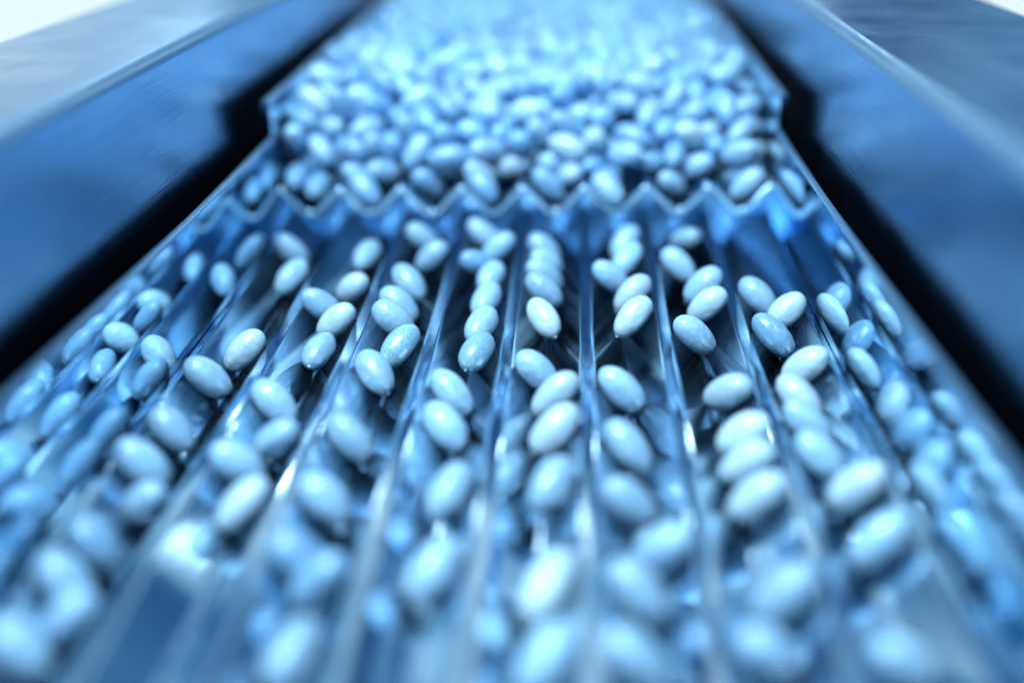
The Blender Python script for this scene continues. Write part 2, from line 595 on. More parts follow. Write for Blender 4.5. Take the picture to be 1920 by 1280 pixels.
# groove, side it leans on, centre x y z, long axis; from the toothed edge towards the viewer
LOWER = [
(1,-1,-74.55,267.74,-0.72,-0.7,0.16,0.7),
(1,1,-71.12,252.94,-2.39,0.47,0.74,0.47),
(1,1,-70.43,208.39,-1.7,0.67,0.31,0.67),
(1,-1,-73.91,194.74,-1.35,-0.71,-0.05,0.71),
(1,-1,-73.97,173.41,-1.3,-0.69,0.21,0.69),
(1,-1,-74.56,160.51,-0.71,-0.71,0.05,0.71),
(1,1,-70.46,149.88,-1.73,0.65,-0.4,0.65),
(1,-1,-74.06,138.13,-1.21,-0.69,0.21,0.69),
(1,-1,-74.16,128.26,-1.1,-0.67,0.31,0.67),
(1,1,-70.3,120.34,-1.57,0.71,0.0,0.71),
(1,-1,-74.12,113.68,-1.15,-0.69,0.21,0.69),
(2,1,-55.71,270.27,-2.98,0.26,0.93,0.26),
(2,1,-54.52,243.79,-1.79,0.65,-0.4,0.65),
(2,-1,-58.77,229.97,-0.49,-0.69,-0.21,0.69),
(2,1,-54.31,223.06,-1.57,0.71,-0.05,0.71),
(2,1,-55.23,209.93,-2.49,0.19,0.97,0.19),
(2,-1,-57.95,184.02,-1.31,-0.67,0.31,0.67),
(2,1,-54.23,170.1,-1.5,0.67,-0.31,0.67),
(2,-1,-58.35,160.74,-0.92,-0.7,-0.1,0.7),
(2,1,-54.65,149.96,-1.92,0.61,0.5,0.61),
(3,-1,-42.19,278.04,-1.08,-0.7,-0.1,0.7),
(3,1,-38.3,264.89,-1.57,0.71,0.0,0.71),
(3,-1,-41.62,247.16,-1.64,-0.61,0.5,0.61),
(3,-1,-41.79,232.65,-1.48,-0.7,0.16,0.7),
(3,-1,-41.81,223.96,-1.46,-0.71,0.05,0.71),
(3,1,-38.41,210.83,-1.68,0.53,0.67,0.53),
(3,-1,-41.61,197.95,-1.66,-0.55,0.63,0.55),
(3,-1,-41.64,171.44,-1.63,-0.66,0.36,0.66),
(3,-1,-41.76,151.1,-1.51,-0.67,0.31,0.67),
(3,-1,-42.08,134.45,-1.19,-0.71,0.05,0.71),
(3,1,-38.1,129.28,-1.36,0.7,0.16,0.7),
(3,1,-38.42,114.19,-1.69,0.32,0.89,0.32),
(4,-1,-26.43,280.13,-0.84,-0.7,0.16,0.7),
(4,1,-22.15,269.89,-1.41,0.71,0.05,0.71),
(4,-1,-26.42,257.71,-0.85,-0.59,-0.54,0.59),
(4,1,-22.51,250.92,-1.77,0.29,0.91,0.29),
(4,1,-22.51,236.54,-1.77,0.29,0.91,0.29),
(4,1,-22.42,221.54,-1.69,0.32,0.89,0.32),
(4,1,-22.25,207.32,-1.52,0.39,0.84,0.39),
(4,-1,-25.48,189.19,-1.79,-0.65,0.41,0.65),
(4,-1,-25.38,176.02,-1.89,-0.59,0.54,0.59),
(4,1,-22.16,153.68,-1.43,0.42,0.81,0.42),
(4,1,-22.08,132.62,-1.34,0.45,0.78,0.45),
(5,-1,-10.22,268.7,-1.05,-0.7,0.16,0.7),
(5,-1,-9.48,260.14,-1.79,-0.65,-0.4,0.65),
(5,-1,-9.67,251.09,-1.6,-0.7,-0.15,0.7),
(5,-1,-9.66,241.68,-1.6,-0.7,0.16,0.7),
(5,-1,-9.33,226.26,-1.94,-0.47,0.74,0.47),
(5,-1,-9.79,197.97,-1.48,-0.7,0.16,0.7),
(5,1,-6.08,187.55,-1.34,0.7,0.16,0.7),
(5,1,-5.92,173.94,-1.19,0.65,0.41,0.65),
(5,1,-6.08,155.74,-1.34,0.45,0.78,0.45),
(5,1,-6.16,128.69,-1.43,0.42,0.81,0.42),
(5,1,-5.81,113.23,-1.07,0.57,0.59,0.57),
(6,1,10.18,274.32,-1.08,0.53,0.67,0.53),
(6,1,10.18,261.43,-1.08,0.53,0.67,0.53),
(6,-1,5.84,248.93,-1.11,-0.69,-0.21,0.69),
(6,1,10.44,237.59,-0.82,0.67,0.31,0.67),
(6,1,10.01,225.18,-1.25,0.63,0.45,0.63),
(6,-1,6.34,190.39,-1.6,-0.7,0.16,0.7),
(6,-1,6.65,169.48,-1.92,-0.61,0.5,0.61),
(6,-1,6.09,150.53,-1.35,-0.71,-0.05,0.71),
(6,1,10.16,137.81,-1.11,0.68,-0.26,0.68),
(6,-1,6.24,128.1,-1.51,-0.65,0.41,0.65),
(6,-1,5.23,112.81,-0.5,-0.69,0.21,0.69),
(7,1,25.72,277.15,-1.55,0.48,-0.74,0.48),
(7,-1,22.48,258.93,-1.74,-0.66,0.36,0.66),
(7,1,26.64,242.31,-0.62,0.7,0.16,0.7),
(7,1,26.42,230.84,-0.84,0.71,-0.05,0.71),
(7,-1,22.32,215.88,-1.58,-0.7,-0.1,0.7),
(7,1,25.82,189.08,-1.44,0.61,-0.5,0.61),
(7,1,26.35,171.86,-0.92,0.7,-0.15,0.7),
(7,1,25.83,163.12,-1.44,0.7,-0.15,0.7),
(7,1,25.99,152.29,-1.28,0.71,0.0,0.71),
(7,1,26.18,127.48,-1.08,0.7,0.16,0.7),
(7,-1,21.95,115.12,-1.22,-0.69,-0.21,0.69),
(8,-1,38.53,238.27,-1.8,-0.65,0.41,0.65),
(8,1,42.62,226.33,-0.65,0.69,0.21,0.69),
(8,-1,38.48,216.54,-1.74,-0.66,0.36,0.66),
(8,1,42.06,200.07,-1.21,0.7,-0.15,0.7),
(8,-1,38.72,188.28,-1.98,-0.59,0.54,0.59),
(8,-1,38.32,177.1,-1.58,-0.7,0.11,0.7),
(8,-1,38.28,165.76,-1.54,-0.66,0.36,0.66),
(8,1,42.01,155.67,-1.25,0.71,-0.05,0.71),
(8,1,41.99,140.84,-1.28,0.7,0.16,0.7),
(8,-1,38.39,114.06,-1.66,-0.68,-0.26,0.68)]
KINDS = {(3, 5): 'speckled', (4, 6): 'speckled', (2, 1): 'white', (2, 3): 'white', (1, 2): 'white', (2, 8): 'white', (5, 6): 'white', (5, 4): 'white', (5, 7): 'white', (5, 9): 'white', (7, 5): 'white', (7, 6): 'white', (7, 7): 'white', (7, 8): 'white', (7, 3): 'white', (6, 3): 'white', (6, 4): 'white', (8, 3): 'white', (8, 4): 'white', (8, 7): 'white', (8, 1): 'white', (3, 9): 'dull', (3, 10): 'dull', (8, 2): 'dull', (1, 7): 'dull', (4, 2): 'dull'}
count = {}
for row in LOWER:
    ch, side = row[0], row[1]
    k = count.get(ch, 0)
    count[ch] = k + 1
    kind = KINDS.get((ch, k), 'pale')
    look = {'pale': 'pale', 'white': 'whitish', 'dull': 'dull', 'speckled': 'speckled'}[kind]
    put_capsule(row[2:], kind, '%s softgel, %s from the toothed edge in the %s groove counted from the left' % (look, ORD[k], ORD[ch - 1]),
                'softgels lying in the grooves')

# the heap in the feed tray: capsules that show largest, one object each
HEAP = [
(5.8,280.1,11.3,-.59,.54,.59),
(-26.5,282.3,11.6,-.63,.45,.63),
(-57.5,283.6,10.6,-.65,.41,.65),
(41.7,285.2,10.8,.71,0,.71),
(-9.7,286.6,10.8,-.7,.11,.7),
(-76.2,287.3,12.9,-.04,.99,.16),
(-70.7,287.6,10.4,.19,.97,.19),
(-35.8,287.8,18,-.99,-.02,-.14),
(-3.9,288.2,12.8,.22,-.93,.28),
(22.9,288.4,10.2,-.53,-.67,.53),
(40,288.9,18.1,.81,-.39,.43),
(6.2,289.1,11.5,-.56,-.83,-.06),
(-53.2,289.2,13.8,-.76,-.6,.25),
(-27.7,289.6,12.9,.74,.43,-.53),
(-41.5,289.7,10.6,-.65,-.4,.65),
(-44.1,289.9,18.9,-.5,-.38,-.78),
(10.5,290.2,17.5,.84,-.53,.14),
(23.3,290.7,17.4,.15,.96,.22),
(-60,290.9,13.4,-.67,-.71,.2),
(41.6,291.1,12.2,.97,.12,.23),
(-62,291.2,19.7,-.81,.57,.15),
(-4.6,291.3,19.5,.9,-.36,-.25),
(-25.7,291.4,18.8,.89,.45,-.13),
(-76.8,291.5,22.7,.12,-.81,.58),
(-37.1,291.6,22.7,-.05,-.91,.41),
(28.7,291.9,13.8,.88,-.27,.4),
(-70.1,292,19.2,.53,-.58,-.61),
(-17.6,292.3,20.6,-.2,.92,-.33),
(27.5,292.7,22.2,.67,.6,-.45),
(-37.7,292.8,14.3,.9,.09,-.42),
(-19.2,292.9,14,.95,-.21,.24),
(-50.9,293.1,18.5,.07,-.71,.7),
(2.4,293.2,14.7,.55,.83,.02),
(2.5,293.5,21,.01,-.96,.27),
(16.1,293.8,14.9,.99,-.16,-.03),
(-46.8,294.1,23.7,.15,.63,-.76),
(12.7,294.6,21.3,-.87,.41,.27),
(-7.8,294.7,14.9,-.96,-.27,-.09),
(21.2,295.1,22.9,.28,.96,.02),
(-4.6,295.2,24.8,.86,.26,-.43),
(-74.4,295.3,15.3,.85,-.36,-.38),
(41.2,295.4,22.2,.69,.58,.43),
(-11.6,295.4,22.7,-.52,-.72,.46),
(-56.9,295.4,18.4,-.17,.56,-.81),
(34.7,295.5,17.8,-.24,-.91,.35),
(-66.7,296.1,15.9,-.69,.58,.44),
(-75,296.2,26.5,-.8,.56,.2),
(42.7,296.4,16.2,-.93,-.28,-.22),
(-30.8,296.9,22.7,.96,-.2,-.21),
(-68,296.9,23.9,-.62,.77,-.18),
(4.9,298,25.4,-.34,-.87,.36),
(-64.6,298.2,29.6,-.45,-.37,.82),
(-42.4,298.2,25.6,-.52,.77,.36),
(-37.1,298.3,29.2,.64,-.62,-.45),
(-35.8,298.3,17.5,-.98,-.21,-.05),
(37,298.4,27.7,.13,-.8,-.59),
(-15.5,298.5,27.6,.72,-.66,.23),
(18.1,298.8,18,.99,-.05,-.16),
(27.5,298.9,18.1,.72,-.44,-.54),
(7.4,299,18,-.65,.62,.45),
(-58.7,299.2,23,.81,.57,.13),
(-27,299.3,27.3,-.81,.58,.06),
(-21.7,299.3,22.5,.36,.91,.22),
(-15,299.4,18.4,.49,-.64,-.59),
(17.2,299.6,26.3,-.36,-.82,-.44),
(-72.3,299.9,30.6,.77,-.29,-.58),
(28.8,300.1,26.1,-.9,-.12,-.42),
(-51.1,300.2,19.1,-1,.08,-.05),
(-50.1,300.8,25.3,-.13,.93,-.36),
(10.1,301.4,28.8,-.77,.64,-.05),
(-2.4,301.4,25.1,.91,-.1,.41),
(34.1,301.6,21,.75,.65,-.12),
(-16.5,302.4,32.5,.06,-.94,.34),
(-5.8,302.9,30.3,-.38,-.87,.32),
(-11.2,302.9,26.8,-.48,.68,.55),
(-55.9,303.5,28.4,.66,.66,-.36),
(14.1,303.6,33.1,.92,-.3,-.26),
(42.5,304.2,26.1,.9,.21,.39),
(-68.7,305,30.2,.6,-.26,-.76),
(-44.7,305.3,29.8,-.91,-.28,-.3),
(23.8,305.5,28.6,-.52,-.3,-.8),
(-60.1,305.6,24.2,-.74,-.65,.18),
(-35.1,306.2,28.9,.44,-.86,-.25),
(-0.5,306.5,33,.19,-.93,.33),
(35.4,306.5,27.5,.29,.84,.46),
(-26.3,306.7,28.9,-.48,.76,.43),
(-11.6,307.3,33.3,.64,-.75,.15),
(1.6,307.4,26.5,.28,-.75,.59),
(-55.2,307.6,34.2,.72,-.56,-.42),
(-60.4,308.3,29.8,.93,.31,-.17),
(7.5,309.6,32.6,-.7,-.07,-.71),
(-20.8,309.8,31.4,.22,.97,-.11),
(30.3,310.2,29.4,-.14,-.95,-.27),
(-21.7,310.7,25.1,.1,-.99,.09),
(-51.2,311.5,31,.94,-.3,.19),
(38.4,311.9,33.9,-.76,-.65,-.07),
(19.7,311.9,30.7,.22,-.95,.23),
(-6.3,311.9,31.1,-.67,-.6,-.45),
(-43,312.9,32.4,.4,.39,-.83),
(-63.6,313.1,32.4,.07,.58,-.81),
(-71.8,314.3,34.1,-.95,-.08,.32),
(2.5,314.6,30.5,-.65,-.07,-.76),
(-31.1,315.7,30.2,-.03,.99,-.14),
(-13.9,315.9,31.5,-.12,.78,.61),
(33.9,317.2,34.9,.24,.94,.25),
(37.5,317.5,29.3,.74,-.65,-.19),
(18.2,317.8,34.5,-.47,.77,-.43),
(-25.1,317.9,29.4,0,.97,.25),
(-37.2,318.3,31.1,.15,-.99,.03),
(23.8,318.5,31,-.66,.75,.01),
(-42.4,319.1,34.7,-.26,.74,-.61),
(-8.5,319.6,31.6,.12,-.84,-.53),
(10,320.3,33.3,.8,.6,-.02),
(44.9,320.4,27.4,-.09,-.98,.16),
(28.5,322.8,31.4,-.87,.48,-.12),
(3.5,322.8,31.2,.27,-.85,-.45),
(-47.3,325.6,32,.33,.75,-.57),
(-24.9,326.5,34.5,-.5,.8,.32),
(-32.7,326.5,32.7,.86,-.47,.17),
(-63.4,327.1,33.4,-.36,.68,-.64),
(26.5,328.9,34.1,-.62,-.31,.72),
(-17.9,330.1,33.4,1,-.04,-.09),
(18.9,331,34.7,-.91,-.32,.27),
(-40.3,331.3,35.1,-.99,.07,-.12),
(6,331.8,34.2,-.16,-.95,.26),
(-0.5,331.9,31.7,-.35,-.84,-.41),
(-51.6,332.9,31.5,-.75,.38,.54),
(-6.7,336.2,33.7,.15,-.92,-.36),
(-34.5,337.3,33.9,-.09,.63,-.77),
(-73,338.2,34.7,.6,-.12,-.79),
(-62.4,338.9,34,.48,.55,-.68),
(36.7,339.3,34.7,.29,-.94,.18),
(-25.3,340.6,34.8,.7,.16,-.7),
(44.9,342.1,30.2,.09,.38,.92),
(-52.3,342.6,34.2,.01,-.79,-.61),
(-46.1,343.2,35.2,-.21,-.08,.98),
(12.7,345,31.1,.37,-.24,-.9),
(-3.5,345.1,35.1,.49,.68,.55),
(-57.7,345.6,32,-.3,.79,.54),
(-29.8,345.8,33.2,-.35,-.86,.37),
(18.1,346.3,35.2,-.13,-.81,-.57),
(3.7,347.1,34,.81,-.48,.34),
(-10,348.6,35.4,.19,-.98,-.07),
(37.1,350.1,34.2,.61,.78,-.16),
(-18.5,351.3,34.6,-.21,-.97,-.13),
(-62.8,354,35.3,.7,-.28,-.66),
(15.5,355.4,35.4,-.05,.99,.11),
(-72.3,355.6,33.7,.23,-.42,.88),
(-39.5,356.8,33.6,-.82,.54,-.19),
(10,359.8,34.6,.17,.4,.9),
(-71,362.2,34.6,.11,-.71,.7),
(32.9,362.9,32.8,.06,.99,-.14),
(3.1,365,34.5,.85,-.53,-.05),
(21.7,366.4,34.6,-.64,.52,.56),
(-30.1,368.9,32.6,-.62,.19,.76),
(-45.4,370.2,34.9,-.17,-.59,.79),
(-11.3,370.5,34.4,-.65,-.76,-.05),
(-23.4,370.9,31,.52,-.78,-.35),
(-59.2,371,34,-.66,-.66,-.36),
(-19.8,375,34.8,.13,-.98,.15),
(29.4,375.7,35.3,-.06,.97,.26),
(36.1,380.1,35.3,.86,.07,.5),
(17,384.6,33.9,-.87,.45,.21),
(40.6,385.2,34.8,.68,-.22,.7),
(-25.3,386.4,32,.59,-.79,.16),
(-19,387.3,34.2,-.33,.86,-.38),
(-3.9,388,35.1,.99,.07,.15),
(-32.8,388.8,32.1,.31,-.62,-.72),
(-13.7,391,34.9,-.27,.96,-.01),
(17.4,391.5,35,.71,-.7,.08),
(9.6,393.8,35.1,.13,.98,-.12),
(25.3,394.1,35.4,.18,-.98,-.03),
(-39.8,395.7,33.4,-.17,.98,-.1),
(-7.3,397,34.5,-.12,.77,-.63),
(-54.2,397.9,35.3,.34,.94,-.09),
(-61.6,399.3,34.2,.89,.45,.09),
(36.9,400.3,34,.6,-.41,.69),
(13.3,401.3,35.2,.46,-.34,-.82),
(29.6,405.2,35.2,-.49,-.28,-.82),
(-34.8,405.6,34.3,-.19,.98,.02),
(-7.4,406,34.9,-.29,-.45,-.84),
(-43.8,408.2,35.3,.49,.86,.13),
(-51,408.2,33.7,.83,.45,-.33),
(-27.6,409,34.9,-.64,-.76,.11),
(-68,409.6,34.3,.94,-.32,.14),
(-12.2,410.7,34.5,-.05,.72,.69),
(37.9,412.1,34.5,-.72,.65,-.25),
(7.4,415.7,35.1,.36,-.74,-.57),
(0.4,416.4,33.4,.02,.68,.73),
(13.8,420.6,34.8,.65,-.28,.7),
(3.7,424.9,35.4,-.88,.2,-.43),
(20.1,425.3,34.6,.58,.67,.46),
(-4.8,425.7,33.4,-.27,.16,-.95),
(-69.7,428.9,32.8,.59,-.12,-.8),
(-13.6,432.9,34.6,.75,-.05,-.66),
(-65.2,433.2,33,.06,.06,-1),
(-39.3,435.5,32.7,-.91,-.01,.42),
(-30.7,436.1,33.9,-.3,-.31,-.9),
(-7.3,438.6,35.1,.3,-.53,.79),
(-18.1,438.9,34.1,-.74,.18,-.65),
(36.3,440.7,34.7,.61,.79,.11),
(-61.7,444.1,34.6,.64,-.34,-.69),
(-69.5,447.6,35.3,-.56,.66,.5),
(-23.3,450.6,33.8,.13,.36,-.92),
(27.7,456.9,33.3,-.46,-.7,.54),
(-36.2,459.9,34.7,-.29,.83,.47),
(-58,461.7,34.4,.68,.7,.21),
(-49,465.1,33.5,-.93,.36,.12)]
rank = {}
for row in HEAP:
    ch = min(7, max(0, int((row[0] + 80) // 16)))
    k = rank.get(ch, 0)
    rank[ch] = k + 1
    if k < 12:
        lab = 'softgel in the feed tray heap above the %s notch of the edge, %s one back' % (ORD[ch], ORD[k])
    else:
        lab = 'softgel further back in the blurred heap, in line with the %s notch of the edge' % ORD[ch]
    put_capsule(row, R.choice(['pale', 'pale', 'dull', 'dull', 'white', 'pale', 'dull'] if row[1] < 350 else ['pale', 'dull', 'dull']), lab, 'softgels heaped in the feed tray')  # duller mix further back paints in the dimmer far heap

# the rest of the heap, past counting
REST = [-45,295.8,15.7,.44,.76,.48,-28.5,296.1,15.9,-.62,-.61,-.49,-76.9,311.3,25.3,.09,.99,.1,-65,301.7,20.1,-.66,.55,.52,
-49.1,311.3,25.1,.05,1,.09,-41,307.8,24.6,-.99,.05,.14,-30.1,310.7,25.1,-.65,-.75,-.09,-15.6,307.9,24.6,-.23,-.84,-.49,
-6.6,307.7,24.5,.96,-.16,-.22,7.4,308.1,24.7,-.22,-.81,-.54,17.1,311,25.1,.65,-.75,-.09,27.7,305.3,22.9,-.92,-.25,-.3,
42.1,311.2,25.1,.74,.67,.08,-64.2,326.4,25.1,.99,-.06,-.09,-55.8,317.7,25.5,.76,-.57,.32,-50.3,323.7,25.1,.03,1,.09,
-38.2,320.2,25.2,-.86,.51,-.03,-26.8,323.6,25.1,-.35,-.93,-.08,-16.1,324.3,25.2,-.67,.74,.09,-1.6,320.4,25.1,.28,-.96,-.09,
5.3,323.8,25.1,-.92,.39,.08,15.6,322.8,25.1,.9,.44,-.09,27.9,322.1,25.1,-.01,-1,-.09,39.3,323.5,25.3,.07,-.99,-.08,
-71.8,334.3,25.2,.07,.99,-.09,-64,339.9,25.1,-.89,-.45,-.09,-51.2,334.8,25.1,.86,.5,-.05,-40.6,337.2,25.1,.25,-.96,-.09,
-29.5,335.4,25.1,.89,-.46,.08,-15.8,338.7,25.1,-.87,.49,-.07,-4.2,329,25.2,-1,.01,-.08,9.2,333.6,25.1,.05,1,.07,
18.8,332.6,25.1,-.83,-.55,.05,32,330.3,25.1,-.99,-.09,.09,40.2,337.3,25.1,-.04,1,.09,-74.2,347.3,25.1,.92,.39,.06,
-65.7,348.1,25.1,-.28,-.96,.08,-45.9,347.5,25.1,.14,-.99,-.09,-38.2,344.7,25.1,-.69,.72,.09,-28.7,346.9,25.1,.89,.44,-.09,
-17.4,346.3,25.1,.88,.47,-.09,-7.4,345.4,25.2,.97,.22,-.08,7.4,343.6,25.2,.99,-.14,-.06,20.4,344.9,25.1,-.98,-.18,-.02,
28.9,344.6,25.3,-.16,-.98,.08,36.5,346.9,25.3,-.82,.57,.09,-76.8,358.1,25.1,-.03,1,-.09,-63.4,358.7,25.1,.36,.93,-.04,
-48.7,360.5,25.1,-.54,-.84,-.09,-40.9,357.4,25.4,-.66,.72,.22,-31.6,358.9,25.1,-.86,-.5,-.04,-19.8,360.3,25.1,.62,.78,.09,
-4.8,360.3,25.1,.3,.95,.04,7.6,357.4,25.1,-.96,-.28,-.09,16,360.9,25.1,-.41,.91,.08,28,361.9,25.2,.66,-.75,.07,
41.8,358.3,25.1,.21,.97,.09,-75.7,369.3,25.1,-.59,-.8,.09,-65.3,368.8,25.1,.54,-.84,.09,-51.7,368.2,25.1,.76,.65,-.08,
-39.3,373.9,25.1,-.89,.45,.04,-25.2,373.6,25.1,-.31,.95,-.09,-18.6,370.1,25.2,-.35,-.93,.11,-2.9,371.2,25.1,.42,-.9,-.07,
6.3,369.8,25.1,-.97,.24,.09,16.5,371.8,25.1,.39,.92,.09,30.6,370.4,25.3,0,1,-.06,36.8,371.2,25.1,-.09,-1,-.02,
-67,378.5,25.1,.52,.85,-.08,-57.8,380.1,25.1,.59,.8,.09,-50.2,381.4,25.1,.29,-.95,.08,-39.4,382.9,25.1,.92,-.39,.08,
-28.9,383.3,25.1,-.91,-.41,.09,-13.5,381.4,25.2,.12,.99,-.09,-7.3,381,25.1,.25,.96,-.09,8.4,380.7,25.1,-.8,-.6,-.01,
18.8,380.8,25.1,.92,-.38,.09,32.9,380.4,25.1,.15,-.98,.09,43,382,25.3,-.18,.98,-.09,-74.7,394.3,25.5,-.95,-.14,.29,
-60,395.3,25.1,.52,.85,.08,-49.7,392.1,25.1,1,-.05,-.06,-40,392.2,25.1,-.67,-.74,.09,-27.2,392.4,25.1,.08,.99,-.09,
-19.4,398.1,25.1,.95,.31,-.02,-4.8,390.7,25.1,.77,.64,-.07,8.4,388.5,25.1,-.64,-.76,.09,18.4,394.1,25.1,-.13,-.99,-.09,
31.7,390.4,25.1,-.49,-.87,-.09,44.8,393.1,25.1,-.08,1,-.04,-70.7,406.9,25.1,.29,-.95,.09,-63.5,404,25.1,-.42,.91,.03,
-48.3,401.6,25.1,-.19,.98,-.09,-36.9,404.7,25.3,.52,-.85,.09,-28.2,402.4,25.3,-.84,.53,-.09,-14.4,405.1,25.1,-.51,.85,.09,
-2.9,403.8,25.2,.98,.17,-.09,5.5,408,25.1,.5,-.86,.09,14,402.1,25.1,-.99,.14,.09,28.5,404.3,25.1,.57,-.82,.08,
40.8,407.8,25.1,-.61,-.79,0,-70.9,418.3,25.1,.82,.57,.02,-61.4,414.3,25.1,.37,-.93,-.09,-50.3,416.3,25.1,-.85,.52,-.09,
-37.6,414.9,25.4,.13,.96,-.26,-30.4,416.1,25.1,-.59,.8,-.09,-18.3,414.1,25.1,.35,.93,-.09,-3.1,417,25.1,.93,.36,.09,
5.3,418.3,25.1,-.13,.99,-.09,19.5,416.6,25.2,-1,-.04,-.09,28.2,414.9,25.2,-.15,-.99,.09,39.2,416.8,25.1,.28,.96,.09,
-71.1,427.6,25.1,-.13,-.99,.08,-64.3,429.9,25.1,-.37,-.93,.09,-49.6,430.1,25.1,.29,.95,.09,-38.1,426.9,25.1,.45,-.89,.09,
-29.1,426,25.1,-.41,.91,-.09,-19.6,427.8,25.1,-.13,-.99,.09,-8,429.1,25.1,-.04,1,.06,4.7,429.2,25.1,-.12,-.99,.03,
18.9,426.8,25.1,-.51,.86,-.09,28.5,430.4,25.1,.58,.81,.04,43.4,426.9,25.1,-.69,-.72,-.09,-73.1,440.8,25.1,-.43,.9,.09,
-63.9,438.4,25.2,-.98,.16,.09,-52.8,437,25.1,-.89,-.44,.09,-40.2,439,25.1,-.98,-.2,-.08,-29.9,442,25.1,-.38,.92,.07,
-14.4,442,25.1,-.89,.45,.09,-5.1,442.2,25.1,-.9,.43,.09,4.6,439.3,25.2,-.59,.8,-.09,18.2,437.4,25.3,-.67,.75,-.01,
30.5,438.9,25.3,-.85,-.52,.09,39,440.9,25.1,-.17,.98,.08,-70,452.4,25.1,-.17,.98,.08,-61.4,452.3,25.1,.55,.83,-.09,
-54,450.4,25.1,-.28,.96,-.09,-37.9,451,25.1,1,-.05,.09,-27.4,451.6,25.1,-.61,-.79,-.09,-18.5,449.9,25.1,.84,-.54,-.04,
-4,451.1,25.1,-.38,-.92,-.08,5.1,452.9,25.1,.99,-.13,.04,19,450,25.1,-.26,.96,.06,29.1,446.7,25.1,-.37,-.93,.05,
41.5,453.7,25.3,.46,-.88,-.08,-76.3,459.9,25.3,.39,-.92,-.03,-65.6,462.6,25.1,.71,-.7,-.09,-51.5,463.9,25.1,.78,-.61,.09,
-40.2,461.7,25.1,-1,-.04,.07,-28.6,459.4,25.1,.81,.58,-.08,-19.7,463.9,25.2,-.41,-.91,.08,-6.7,460.3,25.2,-.08,.99,-.09,
6.2,460,25.6,.57,-.77,.28,18.9,462.3,25.1,-.99,-.13,-.09,28.6,465.6,25.1,.59,.81,-.05,41.1,461.9,25.1,-.92,.39,.07,
-71.4,472,25.1,-.37,-.92,-.09,-64.4,474,25.1,-.24,.97,.09,-51.3,473.4,25.1,-.66,-.75,-.09,-36.3,474.9,25.3,.99,-.12,-.07,
-26.6,475.4,25.2,.01,-1,.06,-18.2,473.5,25.1,-.95,.31,.09,-6,478.1,25.1,.23,-.97,-.08,6.8,471.4,25.1,.99,.16,-.05,
19.1,471.9,25.1,-.86,.49,-.09,28.7,474,25.1,.99,.13,-.09,43.8,473.2,25.1,.58,-.81,.09,-76.1,483.3,25.1,.46,-.88,-.09,
-63.2,484.5,25.1,-.04,1,.09,-52,488.6,25.1,.38,-.93,.04,-42.6,486.1,25.1,.87,-.49,-.09,-27.3,485.1,25.1,-.99,.15,.09,
-19.5,487.4,25.1,-.45,.89,.09,-3.9,487.1,25.2,.92,.38,.09,3.5,484,25.1,.65,.75,.09,17.7,483.6,25.1,-.77,-.64,-.07,
28.5,486.1,25.1,-.44,.89,.08,41,482.8,25.1,-.64,-.76,-.09,-75.8,498.5,25.2,-.57,-.81,-.09,-64.9,497,25.1,-.73,-.68,-.09,
-52.3,498.4,25.1,.67,.73,-.09,-36.2,497.8,25.1,.5,-.86,.09,-29.4,493.5,25.1,-.35,-.93,.08,-17.1,501.5,25.1,-.96,.26,.08,
-4,493.9,25.1,-.82,-.57,-.04,6.2,494.7,25.1,.16,.98,-.09,21.5,498.6,25.1,-.17,.98,-.08,31.3,495.5,25.1,.32,.95,.03,
39,496.9,25.1,-.61,.79,.09,-74.7,506.6,25.1,.92,.39,-.08,-66.5,510.6,25.1,-.86,.51,-.08,-54.4,510.2,25.1,.78,-.61,.09,
-37.3,511,25.1,.3,-.95,.08,-28.4,508.3,25.1,-.98,-.17,.06,-16.8,513.5,25.1,.75,-.66,-.09,-4.7,507,25.1,.53,-.84,.09,
6.1,510.4,25.1,.81,.58,.09,14.1,507.4,25.1,-.68,-.73,-.09,30.4,511.3,25.3,.74,-.67,.09,42.7,510.2,25.1,.94,-.32,-.04,
-73.3,518.9,25.1,-1,.06,-.05,-63.2,524.4,25.1,-.01,1,.09,-51.9,520.1,25.1,.25,-.96,-.08,-41.2,519.2,25.1,-.97,-.23,-.09,
-30,523.5,25.1,.22,-.97,-.07,-15.2,522.3,25.1,-.71,-.69,.09,-6.4,520.9,25.1,-.6,.8,.09,9.8,523,25.1,-.29,.95,.09,
21.5,521.3,25.1,-.36,.93,.07,30,521,25.1,-.27,-.96,.02,37.6,521.3,25.1,.59,-.8,-.09,-76.8,533.3,25.1,-.07,.99,.09,
-61.2,534.3,25.3,-.26,.96,-.08,-51.1,532.6,25.1,-.59,-.8,.09,-40.8,536.2,25.3,-.1,.99,-.09,-26.7,530.6,25.1,-.58,.81,.03,
-14.8,531.8,25.1,-.5,-.86,-.09,-7.8,532.5,25.1,-.2,-.98,.05,6,531.5,25.1,-.98,.16,-.09,28.2,529.2,25.1,.65,.76,-.09,
42.5,536.4,25.3,-.84,.54,.07,-70.3,311.2,25.1,-.48,-.87,-.09,-36.2,302.5,22.8,-.63,-.3,.72,17,303.8,21.7,-.99,-.14,.01,
33.8,314.8,25.1,.43,-.9,-.09,-69.5,321,25.3,.59,-.81,.07,-62.1,320.9,28.3,-.28,-.79,-.54,-54.8,323,29.3,-.67,.27,-.69,
-37.7,313.4,25.7,-.91,.19,-.37,-17.3,317.4,25.1,.9,-.42,.09,-8.1,322.2,26.2,.34,.78,.53,7.1,317.1,25.3,.99,-.05,-.13,
21.6,318,25.2,.17,.98,-.06,34.6,325,29.2,-.56,-.01,-.83,-76.6,338,28.7,-.22,-.79,-.58,-63.4,332.9,25.1,.98,.17,-.08,
-53.7,341.9,25.1,-.95,.29,.09,-45.2,331,25.9,-.09,-.91,-.41,-29,339.3,29.9,0,-.78,.62,-15.8,332.2,26.9,-.34,.54,.77,
